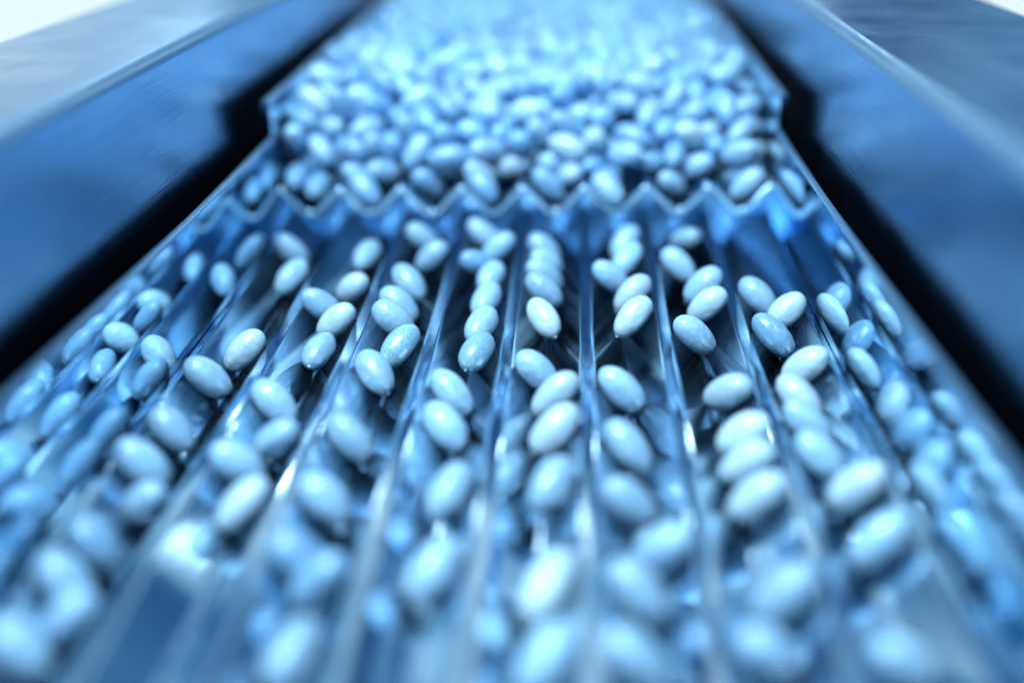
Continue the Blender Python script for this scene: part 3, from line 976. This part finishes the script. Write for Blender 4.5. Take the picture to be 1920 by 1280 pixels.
-6.8,334.6,27.2,.99,.07,-.09,13.3,332.7,30.4,-.97,-.23,.04,22.5,327.9,27.1,-.14,.57,.81,26.6,335,26.7,.26,.66,-.7,
43.7,329.4,26.4,-.61,.47,.64,-59.5,348.8,26.9,.29,-.58,-.76,-52.2,351.9,25.9,.73,.52,.44,-37.7,344,31.1,.96,.21,-.18,
-27.4,353.1,27.3,.91,-.13,.4,-12.7,348.1,30,.1,.96,-.25,-2.1,340.6,25.5,.95,.13,-.3,2,350.1,26.3,.41,-.68,.6,
21,339.2,27.6,-.97,-.14,-.19,30.7,344.6,31.1,.97,.21,-.09,40.5,346.7,30.5,-.43,-.89,.16,-76.5,361.9,30.5,-.3,-.85,.43,
-63.9,358.7,31.2,.72,.68,.11,-55.4,361,26.7,.66,.23,.71,-37,363.7,25.8,-.92,-.08,.37,-26.6,361.4,30.1,-.69,.59,.42,
-17.8,353,25.1,.98,.16,-.09,-7.1,351.8,25.2,.99,.09,.12,1.8,362.6,25.5,.14,.94,-.31,23.8,353.2,25.1,.59,.8,-.09,
35.2,362.1,26,-.42,.79,.44,44.5,356.7,30.5,.32,.93,-.17,-77,373,30.1,-.09,.91,-.4,-70.3,365.5,26.4,-.34,.69,.64,
-49.5,367.5,30.9,-.65,.75,.08,-44,368.7,25.9,.23,-.87,-.44,-26.9,365.6,25.3,.97,-.23,-.09,-10.4,367.3,25.1,.99,-.14,-.09,
-2.9,376.7,29.9,-.98,.19,.04,5.4,370.1,31.2,.66,-.75,-.09,20.5,367.6,28.2,-.78,-.01,.63,24.6,374.6,26.3,.71,.34,.61,
40,373.3,30.8,.46,-.54,-.71,-76.5,381.2,25.1,-.29,.95,.09,-62,384.3,27.9,.36,-.68,.63,-53.9,375.6,27,-.01,-.6,-.8,
-39.9,387,30,-.78,-.56,.27,-23.8,378.8,29.3,-.68,.73,-.05,-11.1,382.1,31,.99,.06,-.11,0.3,381,25.3,-.78,-.62,-.1,
9.9,373.8,28.7,.83,-.56,.04,17.5,386.7,28,-.97,-.02,-.22,38,381.9,28.8,.21,-.85,.49,-57,388.6,26.4,.68,-.4,-.62,
-54.3,396.2,28.9,.52,.68,-.52,-44.4,393.3,29.9,-.08,.91,-.41,-41.2,400.2,26.2,-.48,.69,-.54,-33.8,390.1,25.2,.25,.96,.14,
-14.8,395.9,29.5,-.66,-.7,-.26,-12,392.2,25.1,.28,.96,-.09,8.4,395.5,27.5,.69,.36,-.63,21.1,394.6,30.7,-.03,-.99,-.1,
26.1,391.6,27.4,.29,-.13,.95,39.2,390.2,26.5,.37,-.64,.67,-76.9,405.8,25.5,-.09,.97,.21,-66.9,402.6,30.1,-.42,.88,.23,
-51.2,409.8,26.2,-.85,-.01,-.52,-43.7,409.1,25.7,.1,.92,-.37,-26.5,407.2,28.7,-.1,.66,-.74,-21,404.9,26.4,.31,-.71,.63,
-8,408.6,26.2,-.73,-.37,.58,4.3,409.2,31,-.14,-.97,.22,20,403.6,29.2,-.31,-.51,.8,23.8,409.6,28.5,.53,-.59,.6,
44.4,402.8,26.7,.38,.61,.7,-76.7,420.6,27.9,-.25,-.92,.31,-57.5,418.3,29.6,.98,-.18,.02,-50,421,29.2,-.46,.69,-.56,
-40.7,420.8,27.9,-.56,.44,-.7,-23.7,418.3,25.4,-.11,-.97,-.2,-15.8,416.4,30.8,-.14,-.88,.45,-11.6,415.4,25.5,.19,.94,.29,
4.5,420.7,30.9,.95,-.26,.15,17.8,416.5,31.2,.9,-.33,.29,25.6,418.1,30.2,.04,-.81,.58,45,416.5,27.6,.01,-.65,-.76,
-76.6,429.4,26.9,.3,.59,.75,-61.2,422.6,25.5,.97,.09,-.24,-54.9,427.9,28.9,.34,.94,.11,-34.5,432.5,27.2,.11,-.94,.32,
-26.9,432.8,26.3,-.77,.6,.22,-17.9,431.9,30.4,-.39,.92,-.11,-14,424.5,25.3,-.14,-.99,-.03,10.8,422.7,25.8,-.75,.54,.39,
14.5,426.8,29.6,-.17,.98,-.02,35.8,428.7,25.2,.22,-.97,.05,40.1,424.1,30.4,-.91,.4,-.05,-76.7,439,29.9,-.22,.97,.03,
-70.5,436,29.9,.05,.97,.25,-47.5,443.4,26.1,-.44,.74,-.51,-39.1,445.1,26.5,-.95,.16,-.28,-22.5,439.1,26,-.57,-.67,-.48,
-15.3,434.8,25.3,-.64,.76,.03,-0.6,444,29.5,.59,.59,-.56,7.9,444.6,26.5,-.5,.82,-.27,11.7,434.5,25.2,.01,-1,.07,
32.6,443.3,29.9,-.98,-.1,.14,44.7,443.5,25.5,.2,-.95,-.25,-76.8,450.3,25.9,.09,.9,.42,-63.8,456.4,29.2,-.85,.19,-.49,
-57.1,448.1,30,-.42,.88,-.2,-38.6,456.4,28.2,.96,.27,-.04,-30.5,448,30.1,-.98,0,-.18,-13.2,454.8,25.5,-.95,.05,-.31,
-2.9,449.6,31.1,.88,.45,.13,0,458.2,27.1,-.13,.54,-.83,13.7,446.6,25.8,-.33,.85,-.4,36.1,450.7,25.6,.62,-.71,.32,
44.9,453,30.5,.08,-.99,-.13,-74.8,465.8,29,-.87,.36,.32,-62.2,465.3,29.5,-.15,-.89,.43,-55.2,467.7,29.9,.47,.88,.01,
-46.2,458.4,28.7,.48,.57,.67,-21.7,456.7,28.7,-.87,.47,.11,-10.1,468.8,25.1,-.37,-.92,-.09,-4.1,465.1,29.2,-.81,.58,.1,
5.7,466.1,29.1,-.91,-.38,.13,14.1,467.3,26.1,-.87,-.08,-.48,24.6,467.7,29.4,.35,.93,-.04,-76.9,474.1,26.7,-.09,-.7,.71,
-67.7,470.1,29.8,-.16,-.99,-.04,-58,474.3,26,-.17,-.87,.46,-44.5,473.1,26.8,.23,.65,.73,-23.5,471.8,30.1,-.73,.56,.38,
-13.6,478.4,25.3,.75,-.63,-.17,0.2,476.7,27,-.46,.41,.79,7.8,478.9,25.9,.38,.81,-.44,22.8,478.5,25.3,.96,.29,-.05,
33.8,473.5,30.1,-.09,-.98,-.15,44.8,477.7,29.9,-.06,.93,-.36,-69.4,483.8,25.3,.08,-.99,.07,-58.9,492,25.2,-.15,.99,-.07,
-53.9,481.1,25.7,-.8,.47,-.38,-44.3,479.8,25.6,.95,-.08,.29,-32.9,487.8,30.1,-.31,.94,-.13,-21.3,480.8,27.3,-.15,-.46,-.88,
-12.7,486.7,25.2,-.28,.96,.08,11,487.1,25.9,-.29,.87,-.41,18.5,480.3,30.3,.79,.57,.23,34.5,484.2,28.4,-.06,.84,.53,
37.4,489.5,25.1,1,-.03,.04,-70.4,496.3,29.2,-.09,.99,-.12,-45.7,496.3,25.1,-.25,-.96,-.09,-38.6,491.1,25.1,-.73,.68,-.09,
-29.2,501.9,25.2,-1,-.01,.07,-21.1,495.8,26.1,.8,.31,.52,-3.4,493.3,31.2,-.7,.71,-.08,4.4,503.1,25.2,.97,.24,.09,
18.2,491.6,26.7,.69,.12,.71,28.6,499.8,29.4,-.81,.22,-.55,35.7,495.4,30.3,.41,.8,.43,-55.9,503.3,26.2,-.78,-.3,-.55,
-47.2,512.4,28.4,-.86,.16,-.49,-44.7,507.2,25.1,-.64,-.77,.09,-40.1,505.2,28.9,.29,.88,.37,-32,515.7,25.6,-.87,.38,.32,
-20.2,508.8,27,.3,-.52,-.8,-0.8,512.4,26.2,.1,-.85,.52,6.9,506.9,30.1,-.95,-.1,.29,22.1,510.1,25.2,-.23,.97,.08,
30.2,504.2,25.3,-.95,.3,-.09,38.2,505.5,26.2,-.5,.65,.57,-69.8,516.8,30.7,.67,-.7,-.24,-58,519.9,26.4,.04,-.76,-.65,
-51.8,518.8,31.1,.9,.43,.12,-33.5,521.4,29.7,.76,-.5,.42,-23.5,521.7,26.2,-.42,.74,.52,-18.9,525.2,29.2,.33,-.82,.48,
-10.1,517.6,28.9,.74,-.67,-.03,-0.5,524.3,25.3,-.1,.99,-.05,15.6,517.6,25.5,.17,.93,.31,33,528.1,29.1,-.7,-.66,.27,
44.3,516.8,26.5,-.41,-.64,.66,-55.7,535.7,27.7,.22,.87,-.43,-49.4,534.1,30.9,-.47,-.85,.24,-34.3,534.8,25.1,-.27,.96,.09,
-12.2,528.9,29.9,-.45,-.89,-.1,-5.1,528,29.4,.76,.65,-.06,14.5,528.7,25.3,.07,-.99,.08,33.2,536.2,26.7,-.39,-.58,.72,
40.3,529.5,26.3,.43,.68,.6,-74.7,301.1,19.8,.95,.31,-.04,-3.5,299.8,18.7,-1,-.06,0,42.8,301.8,20.2,.89,.31,.34,
-74.5,303.2,25.7,.99,.1,-.13,-62.6,312.2,25.1,-.67,-.74,.09,-43.4,302.8,21,.83,-.43,-.36,-5.9,314.1,25.1,.94,-.34,-.01,
13,307.5,28.2,.22,-.81,-.54,26,312,25.2,-.65,-.75,-.1,-76.8,322.2,25.2,.09,1,-.04,-67.5,321.9,31,.05,-.98,.22,
-57.6,329,30,.88,-.16,.46,-45.3,319.6,27.9,-.04,-1,-.04,-29,329.9,29.1,.43,.48,.76,-19.1,321.2,30.6,.05,1,-.08,
-12,327,29.5,-.35,-.91,.22,8.7,326.8,29.6,-.87,.49,-.01,-76.7,331.2,30.2,.16,-.57,-.81,-67.1,334.6,30.6,.67,.68,-.28,
-57.5,336.4,29.5,.78,.61,-.17,-35.2,332.3,27,.17,-.57,-.8,-22,330.6,26.8,.09,.67,-.74,-10.8,339.7,30.2,.64,.74,-.2,
2.6,333.8,26.5,.68,-.33,.66,17.1,338.2,32.9,.91,-.37,.21,33.9,338.9,25.2,.05,1,-.08,-51.2,346.3,29.4,.69,-.69,-.22,
-42.2,350.1,29.7,.34,.91,-.25,-36.3,349.7,33.4,.93,.25,-.27,-23.2,346.7,29.6,-.7,-.72,.02,0.5,341.4,31.3,-.35,-.74,.57,
9.2,350,26.6,.33,.65,-.68,20.2,348.7,30.1,.97,-.01,.26,29.9,350.8,29.6,.98,-.04,.2,44.8,348.4,25.2,.01,1,.08,
-70,357.3,26.3,.07,.8,.6,-56.7,356.1,30.6,.14,-.86,-.49,-35.2,351.4,26.6,-.16,.72,.68,-31.7,357.3,31.2,.95,-.28,.17,
-18.8,356.5,30.1,.97,.2,-.17,-8.5,355.9,29.7,.92,.07,.38,8,363.1,28,.7,.47,-.54,20.6,354.9,30.7,.53,-.02,.85,
33.8,354.1,25.4,.97,-.15,.19,37.4,357.7,30.6,-.63,-.73,.26,-71.7,376.2,32.1,.79,-.14,-.6,-64.1,373.6,29.6,-.46,-.77,.43,
-58.6,370.2,26.6,-.11,-.72,-.68,-41.8,365.9,31.4,-.33,-.92,.19,-31,372.5,26.9,-.26,-.6,-.76,-9.3,372.9,27.8,-.67,.2,-.72,
-2.4,371.1,32.4,.45,-.52,-.73,26.4,369.3,30.5,-.32,.85,.42,-71,382.9,27.6,-.43,-.53,.73,-66.8,384.4,31.8,-.29,.95,-.14,
-45,378.5,29,-.28,-.95,.13,-38.8,380.2,31.5,-.61,-.74,.28,-31.5,380.3,31.3,-.56,-.82,-.12,-18.5,384.6,28.4,-.4,-.74,.54,
-2.5,384.9,30,-.87,.41,-.27,6.3,383.1,30.4,-.66,-.75,-.08,13.5,380,29.5,.26,-.88,-.39,26,383.7,25.2,.38,-.92,.01,
-50.4,387.4,29.5,-.96,-.06,.26,-34.7,397.3,30,.05,1,-.03,-21.6,391.3,27.1,.26,-.49,-.83,-9.2,390.6,30.3,.25,.97,.03,
-5.6,397.9,27.5,.95,-.28,.15,3.5,399.5,25.1,.94,.32,.09,25.4,398.9,26.8,.23,-.65,-.72,35.7,399.2,25.5,-.84,-.42,.33,
-72.6,400.2,28.5,.77,-.5,-.41,-59.8,406.1,29.7,.19,-.97,.17,-54.3,403.8,26.9,-.33,-.57,-.75,-39.9,406.2,30.8,.24,.94,-.25,
-32.7,409,27.1,-.14,.55,-.82,-21.6,411.5,30.6,-.1,.99,-.05,-1.3,409.8,28.1,.19,.77,-.61,11.9,406,31.2,-.87,.19,.45,
15.1,409.5,25.1,.82,.56,-.09,33.7,408.9,25.3,.12,-.98,.16,-73.4,413.5,29.7,-.93,-.34,-.14,-66.8,412.1,26.9,.36,-.55,.76,
-53.5,421.7,34.3,.09,-.95,.29,-45.1,424,31.5,.42,-.67,.61,-30,420.7,30,.99,-.12,.12,-20.4,421.5,30.9,-.62,-.75,.23,
-8.1,414.3,30.5,-.77,.42,.48,32.9,415.4,29.2,-.53,-.76,.38,-61.1,425.1,31.4,.71,-.6,.37,-59.5,431.3,31.9,.03,-.42,.91,
-43.8,432.5,28.2,.03,-.98,-.2,-23.9,427.2,30.6,-.3,-.84,-.45,-12,426.1,31,.61,.78,-.1,-1.6,426.6,25.2,.16,-.98,-.11,
8.3,428,31.9,-.6,.62,-.5,21.7,432.5,29.9,.64,.76,.11,31.2,423,26.3,-.8,.14,-.59,40.5,418.1,33.3,.75,-.06,.66,
-66.1,444.6,27.3,-.4,.16,-.9,-56.6,441.6,26.6,.54,.48,-.69,-50.9,441.6,31.5,-.64,-.63,-.43,-42.4,442.9,31.4,.33,-.9,-.3,
-26.4,439.9,30.6,.28,-.95,.17,-11.2,437.2,29.2,-.81,.23,.54,-1.8,435.2,25.3,-.98,.08,-.18,6.7,447.5,32,-.94,.18,-.29,
22,441.3,28.1,.66,-.75,-.05,29.5,435.7,30.9,.45,-.87,-.2,43.4,434.1,26.3,-.71,-.5,.51,-72.7,448.2,30,.42,-.77,-.47,
-68,452.1,31.1,-.44,.8,.4,-52.3,453.2,31.1,-.21,-.61,.77,-46.8,450.6,26.2,.65,-.55,.53,-29.8,454.2,30.1,-.85,-.2,-.49,
-21.9,446.3,28.9,.84,.15,.52,6.7,454.9,31.3,-.9,-.44,-.07,13.5,451.8,30.1,-.96,-.26,-.12,36.1,455.1,30.2,.98,-.02,.17,
-72.6,465.3,34.8,-.72,-.68,.13,-53.9,460.1,29.4,-.88,-.25,-.42,-38.8,464.3,30.7,.85,.28,-.44,-25,465.9,27.3,-.34,.36,-.87,
-13.5,461.1,27.9,-.87,-.42,-.24,-1.2,467.7,34.2,-.97,.23,.09,11,463.5,32.1,.54,.78,.32,13.4,456.8,26.4,.07,-.76,-.64,
32.1,458.2,25.1,-.88,-.47,.09,-74.8,478.6,30.3,.89,-.11,-.44,-62.8,470.6,33.7,-.65,-.38,.66,-55.8,475.1,32.1,.23,.69,-.69,
-39.5,468.2,25.5,-.87,-.38,.32,-17.9,475.6,31,-.93,.36,.03,-12.2,479.4,31.4,-.67,.66,.33,-2.6,471.5,28.9,-.82,.51,.26,
4.8,476.1,32.4,-.53,-.7,-.48,14.2,473.3,30,.86,-.39,.33,38.3,471.2,33.7,.03,.98,.2,38.1,470.6,25.2,.55,-.83,.09,
-73.9,490,27.2,.28,.46,-.84,-59.8,480.5,29.4,-.54,-.83,-.17,-47.9,483.2,30.2,.14,-.96,.23,-35.8,481.5,27.2,-.38,.36,.85,
-24.8,488.9,29.5,.13,-.9,.41,-17,490.2,30.3,-.28,-.93,.25,-8.5,484.9,30.1,-.46,.89,-.01,11.1,481.7,31.8,.07,-.86,-.51,
26.6,480.8,30.4,-.05,.97,-.23,38.2,480.1,31.7,-.31,.58,.75,-65.4,501.1,31.5,.88,-.19,-.43,-49.7,492.6,29.7,.84,-.54,.03,
-39.7,495.9,29.9,-.69,.69,-.22,-32.3,506,30.6,-.69,.72,-.05,-12.4,495.4,25.3,-.94,-.26,-.2,-7.1,490.2,35.1,-.53,.75,.4,
0.9,500,30.1,0,.94,.34,12.3,495.4,26.3,.09,.78,-.62,20.4,505.4,29.6,-.67,.74,-.03,43.2,493.8,30,-.75,.05,.66,
-75.7,512.6,28.5,-.6,.72,-.35,-67.2,503.9,26.2,.83,-.08,-.56,-53.6,511.2,31.3,-.8,.55,-.22,-46.5,502.7,31.1,.79,.28,.54,
-27.7,512.6,29.6,.92,.3,-.26,-11.7,505.7,25.9,.72,-.53,-.44,-1.3,513.6,32.4,-.86,.43,-.27,8.7,501.2,31.7,.18,.34,.92,
25.5,515.6,29.3,.18,.98,-.09,34.9,515.3,28.1,-.97,.12,.19,42.9,505.5,30.4,.82,.12,-.56,-73.9,525.2,25.1,.98,.16,-.09,
-62.7,515.1,27.1,.7,-.53,.48,-50.8,525.9,30,.44,.39,-.81,-41.1,519.1,31.2,.99,-.14,-.09,-23.2,520.7,32.8,-.46,-.67,-.58,
-18.3,516.2,31.7,.9,.42,.13,-2.2,522.2,31,.4,.86,.31,4.5,524.8,29,.12,.99,.03,24.1,525.8,30.4,-.11,-.99,-.13,
37.9,536.6,30.5,-.05,-1,0,-69.2,537.5,25.1,.29,.95,-.09,-60.1,526.8,31.8,.09,.38,-.92,-45.1,530.6,27.4,.24,.22,.95,
-21.4,533.2,27.3,-.42,-.28,.87,-2.8,535.5,28.6,.72,-.13,-.68,20.4,531.4,25.5,-.45,.87,-.2,45,525.7,27.1,-.09,-.57,-.82,
-27.2,303.4,21.8,.58,-.4,-.71,-73.6,320.8,30.3,.01,1,0,-57.7,318.8,32.8,.49,-.71,-.51,-34.4,324.7,27,-.8,.56,-.22,
-2.8,322.3,31.3,.3,-.94,-.14,17.3,326.2,30.7,.59,-.52,.62,-23.6,338.7,26.4,.22,-.75,.63,30.8,336.6,30.9,.1,-.89,.44,
36.8,332.8,30.3,-.65,-.76,-.02,-69.9,341.9,28.3,.71,-.15,.69,-48.4,351,33,.54,-.79,.3,-4.4,349.2,30.6,.71,-.59,-.4,
6.7,340.2,30.2,.39,.62,.68,-68.4,351.4,31.2,.29,-.04,.96,-56.9,365.2,32,-.42,-.63,.65,-47,358.1,30.5,.42,-.78,-.46,
-18.7,363.9,31.3,.6,.8,-.07,-12.6,361.3,26.7,-.26,.66,.71,-3.2,362.8,31.1,-.7,-.6,.38,5,354.3,30.4,-1,.03,.02,
20.2,361.2,30.4,.33,.23,-.91,27.9,357.2,30,.94,-.33,.08,-69.7,370.1,34.6,.8,.3,.53,-57.7,378.4,33.6,-.9,-.19,-.39,
-36,371.6,30.5,-.28,.94,.21,-15.8,374.6,29.9,.36,-.93,.09,10.5,368.9,35.4,-.63,-.42,.66,14.5,364,32.6,-.39,-.55,-.74,
33.5,373.4,30.3,.11,-.99,0,39.4,366.8,31.2,.14,.36,.92,-58.1,388.1,33.6,.48,.88,.04,-48.6,382.3,32.7,-.76,-.61,-.23,
1.9,389.3,27.7,-.01,.09,-1,18.7,375.7,31.6,.09,-.92,-.37,26.7,380.3,30.9,-.99,-.14,.01,-72,390.5,29.5,.44,.78,.44,
-67,391.6,25.7,.07,.93,.35,-49.8,393.8,33,.12,.95,-.3,-21.2,397.8,31.8,-.64,.51,-.58,-0.9,401.8,30.8,-.96,.1,.25,
7.9,400.7,31.7,.8,-.11,-.6,12.8,391.8,29.9,.56,.77,-.3,30.1,397.9,31.1,.14,.95,-.28,-47.4,401.9,31.3,-.9,.36,.24,
-16.2,404.9,32,-.47,.7,.54,18.7,409.2,32.1,-.56,.57,-.6,35.2,407.4,31.4,-.89,.43,.14,-65.3,416.3,31.2,-.23,.7,-.67,
-56.8,412.3,31.9,-.76,.45,.48,-41.9,414.6,30.2,.6,-.35,.72,-29.8,413.9,31.2,.93,.35,-.11,-6,420.5,29.4,-.65,.53,-.55,
11,414,26.8,.17,.65,-.74,30.6,419,33.7,.1,-.83,.55,-70.7,421.4,30.8,.55,.75,-.37,-49.1,432.7,31.3,-.34,.91,-.24,
-38.6,427.2,31.4,-.06,.97,-.23,-29.8,427.2,32.1,.08,.77,-.63,0.9,431.6,31.8,.63,.6,-.5,7.6,434.8,32.6,.48,.18,-.86,
25.3,427.2,30.6,-.53,-.84,-.12,-33.1,441.4,30.9,.17,.69,.7,-13.1,443.8,31,.91,-.02,-.41,-4.9,434,30.7,.34,.93,.11,
1.5,438.3,32.8,.67,.23,-.7,24.9,446.8,30.5,-.27,.42,-.87,36.1,435,29.7,-.13,.96,-.25,-61.5,451.6,34.3,-.33,-.79,-.52,
-46.1,451.8,32.6,.54,.82,-.2,-38.2,451.1,31.4,-.93,-.32,-.21,-29.6,461.6,30.9,-.85,.28,-.44,-10.5,449,27.3,.01,.45,.89,
21.7,452,32.1,-.46,-.72,.52,24.1,455,25.3,.08,-.99,-.09,39.5,449.6,32.9,.55,.67,.49,-69.8,460.1,32,-.09,-.19,.98,
-34.7,468.5,33.7,-.1,-.6,.79,-31.1,468.7,26.8,.45,.51,.73,-13.7,467.6,30.4,.61,-.56,.56,-8.2,457.9,31.2,-.84,-.55,.06,
5.5,460,35,.56,-.52,.65,19.2,458.2,30.7,-.05,-.37,-.93,33.9,464.2,29.1,-.76,-.64,-.05,34,458.2,35,-.26,-.74,.62,
-70.6,475.6,34.1,-.43,-.84,-.34,-62.7,477.4,34.5,.7,.49,.52,-49.3,474.3,31.9,-.15,.8,.58,-32.9,476.6,30.5,-.84,-.24,.48,
-27.4,481.6,32,.39,-.5,-.77,-10.3,472,33.4,-.09,-.15,.98,8.3,471,34.4,-.94,-.33,-.02,21.8,475.3,31.9,.27,-.34,-.9,
-66.2,483.2,30.5,-.1,.99,.13,-62.7,490.5,29.9,-.69,.65,-.32,-53.8,487.4,31.4,-.68,-.02,-.73,-42,490.1,31.8,-.47,.53,.71,
-28.3,490.2,34.8,-.81,.51,-.27,-13.3,488.3,35.2,.33,-.91,-.24,-1,484.7,31.1,-.16,-.56,-.81,5.4,485.3,31.2,-.22,-.97,.07,
23.6,487.9,31.7,.67,.35,.65,31.1,483.1,33.8,-.37,.9,.21,-70.4,489.8,35.4,-.65,-.47,.59,-62.3,495.2,34.4,.61,.74,-.28,
-56.7,492.6,33.2,.21,-.33,.92,-46.2,497.5,34.3,.19,-.48,-.86,-26.2,496.8,30.5,.82,.57,-.09,-11.1,495.8,31.8,.02,.99,.13,
-5.5,501.1,30.5,.39,-.17,.9,4.9,493.7,32.1,.62,.61,-.49,15,501.6,28.9,.52,-.74,-.43,25.3,494.2,29.8,.64,-.7,-.33,
44.9,499.7,30.3,-.09,-.06,.99,-66.3,508.2,31.4,.77,-.59,.26,-58.9,507.1,30.3,.29,-.59,.76,-39,513,32.1,-.83,-.12,.55,
-24.2,505.2,30.2,.71,-.68,-.18,-12.2,510.8,31.8,-.04,-.43,.9,-5.1,508.4,31.1,.59,-.77,.25,7.4,512.6,33.5,-.48,.02,-.87,
19.2,515.8,30.1,.41,.88,.24,26.5,507,31.7,-.42,-.43,.8,-66.4,522.1,30,.77,-.17,.61,-50,514.5,35.4,.81,.06,-.58,
-44.5,524.9,30.2,-.2,.18,.96,-28.2,527.7,30.8,.97,.26,.02,-9,516.6,34.9,.95,.3,.1,6.2,517,26.8,-.68,-.04,-.74,
18.3,523.5,32.2,.24,-.42,.88,32.6,521,31.2,.89,.41,-.2,-72.8,532.5,29.7,.12,-.93,-.35,-66.4,531.2,28.7,.27,.96,-.02,
-56.1,531.6,34.2,-.38,.89,.24,-37.6,528.2,26.6,-.73,-.05,-.68,12.1,538.1,25.5,.29,.91,-.3,26.2,536,26,.3,.84,-.45,
12.9,316.3,29.6,.78,.56,-.27,-46.4,338.4,29.9,.17,.66,-.73,-40.8,337.2,32.5,.05,.67,.74,-17.9,340.3,31.2,.16,.93,-.32,
25.4,337.5,33.7,-.16,.97,-.19,-64.2,345.5,31.4,-.52,.33,.78,-35.7,363.2,32.5,-.75,-.23,.62,-11.5,360.2,33.4,.55,.83,-.07,
-1.1,356.6,34.4,.37,.93,-.09,13.6,354.6,29.6,-.05,-.99,.14,-50,375.3,33.8,-.91,-.37,-.16,27.2,386.2,33,.89,0,.46,
-63.4,393,31.4,-.88,-.4,.24,-28.7,396.1,30.5,.24,.96,-.14,-1,393.9,32,.93,.35,-.12,33.8,387.9,30.3,.5,.82,.28,
39.3,396.3,29.8,-.75,-.48,.46,-35.6,418.6,34.2,.12,.98,.15,32.2,427,31.8,-.11,.47,-.87,16.7,430.7,35.2,-.78,-.62,.04,
-65.6,439.3,33.6,.55,-.08,-.83,-57.5,437,33.3,-.81,.42,.4,11.5,441.8,32.4,-.82,-.55,.18,14.2,436.4,32.8,.46,.36,-.81,
-15.7,454,32.4,-.13,.87,.47,-8.5,452.3,35,-.93,-.29,.21,18.5,441,34.9,-.12,-.78,.62,30.4,450.4,30.5,-.9,.43,.06,
-19.9,461.8,32.3,-.57,-.6,.57,-1.6,459.8,35.4,.41,.86,.29,18.9,465.5,32.9,.6,.57,.56,29.3,466,33.2,.52,.85,.01,
-42.6,469.8,31.9,.95,.11,-.3,-41.1,479.6,32.6,.36,-.75,.55,-20.7,468.5,34.9,.89,-.34,-.32,-6.4,479.2,34.7,.23,-.85,-.47,
29.5,474.4,34.7,.65,.59,.49,-71.6,483.7,33.6,.65,-.18,.74,-59.8,484.8,35.1,.93,.34,.13,-52.6,481.7,34.7,.9,.24,.36,
-34.3,483.5,35.3,.21,-.89,-.41,15.9,486.7,31.9,-.37,.64,-.67,-54.7,499.1,31,-.84,-.17,-.51,-34.2,499,31.2,.46,-.8,.4,
-21.5,493.3,34.2,.02,1,.09,-16.9,500.1,31.9,-.05,.92,-.39,-9.9,504.5,33.4,.77,.06,.64,11.2,493.7,33.9,-.04,.96,.28,
17.8,496.7,32.5,.52,.79,.34,31.9,491.5,34.1,.41,.48,.78,-63.5,515.2,33.8,.57,.73,-.38,-33.2,515.2,34.8,-.4,.91,-.08,
-27.1,503.5,35.4,-.49,.83,.27,-19.3,507.6,34.1,.95,-.26,-.16,14.8,507.5,34,-.79,.53,-.33,12.6,514.2,30.7,.04,.62,.78,
34,503.6,32.3,-.79,.34,.51,38.3,510.3,33,-.31,-.31,.9,-56.3,521.7,35.1,.6,.38,.7,-38.6,526.6,33,.69,-.7,.19,
-10.2,522.6,33.5,-1,.01,-.02,7.2,520.1,33.5,-.83,-.56,0,10.9,528.7,30.3,.26,.96,-.09,30.9,512.1,33.1,-.54,.84,.08,
37.3,517.8,34.3,.51,.83,.2,-60.4,538.8,30.3,-.3,-.76,.57,-35.8,539.5,30.8,-.84,-.47,-.27,-29.3,536.5,29.4,.39,-.75,.53,
-18,539.2,26.3,.63,-.53,.57,1.7,530.9,32.4,-.17,-.75,.64,5.5,537,28,.68,-.25,.69,17.9,537.2,29.9,-.81,.58,-.01,
27.8,534.9,32.3,-.13,-.96,.25,-40.6,328.1,30,.11,.83,-.55,-65.3,365.1,33,-.28,-.05,-.96,5.8,377.9,34.7,.85,.52,.09]
proto = capsule_mesh('rest', 5.5, 3.1, 1.95, 1, M_CAP, False, 12, 14)
pv = [v.co.copy() for v in proto.vertices]
pf = [tuple(p.vertices) for p in proto.polygons]
V, F, FM = [], [], []
it = iter(REST)
for x, y, z, ax, ay, az in zip(it, it, it, it, it, it):
    q = Vector((ax, ay, az)).normalized()
    m = q.to_track_quat('X', 'Z').to_matrix()
    c = Vector((x, y, z))
    s = len(V)
    V += [tuple(m @ (v / MM) + c) for v in pv]
    F += [tuple(i + s for i in f) for f in pf]
    FM += [R.choice([0, 2, 2, 2, 2])] * len(pf)  # mostly dull gelatine, picked to tone down brightness at the far end
bpy.data.meshes.remove(proto)
rest = link_mesh('heaped_softgels', V, F, [M_CAP, M_CAP_WHITE, M_CAP_DIM], None, True, FM)
tag(rest, 'blurred heap of pale oval softgels filling the far end of the feed tray', 'capsule heap', None, 'stuff')
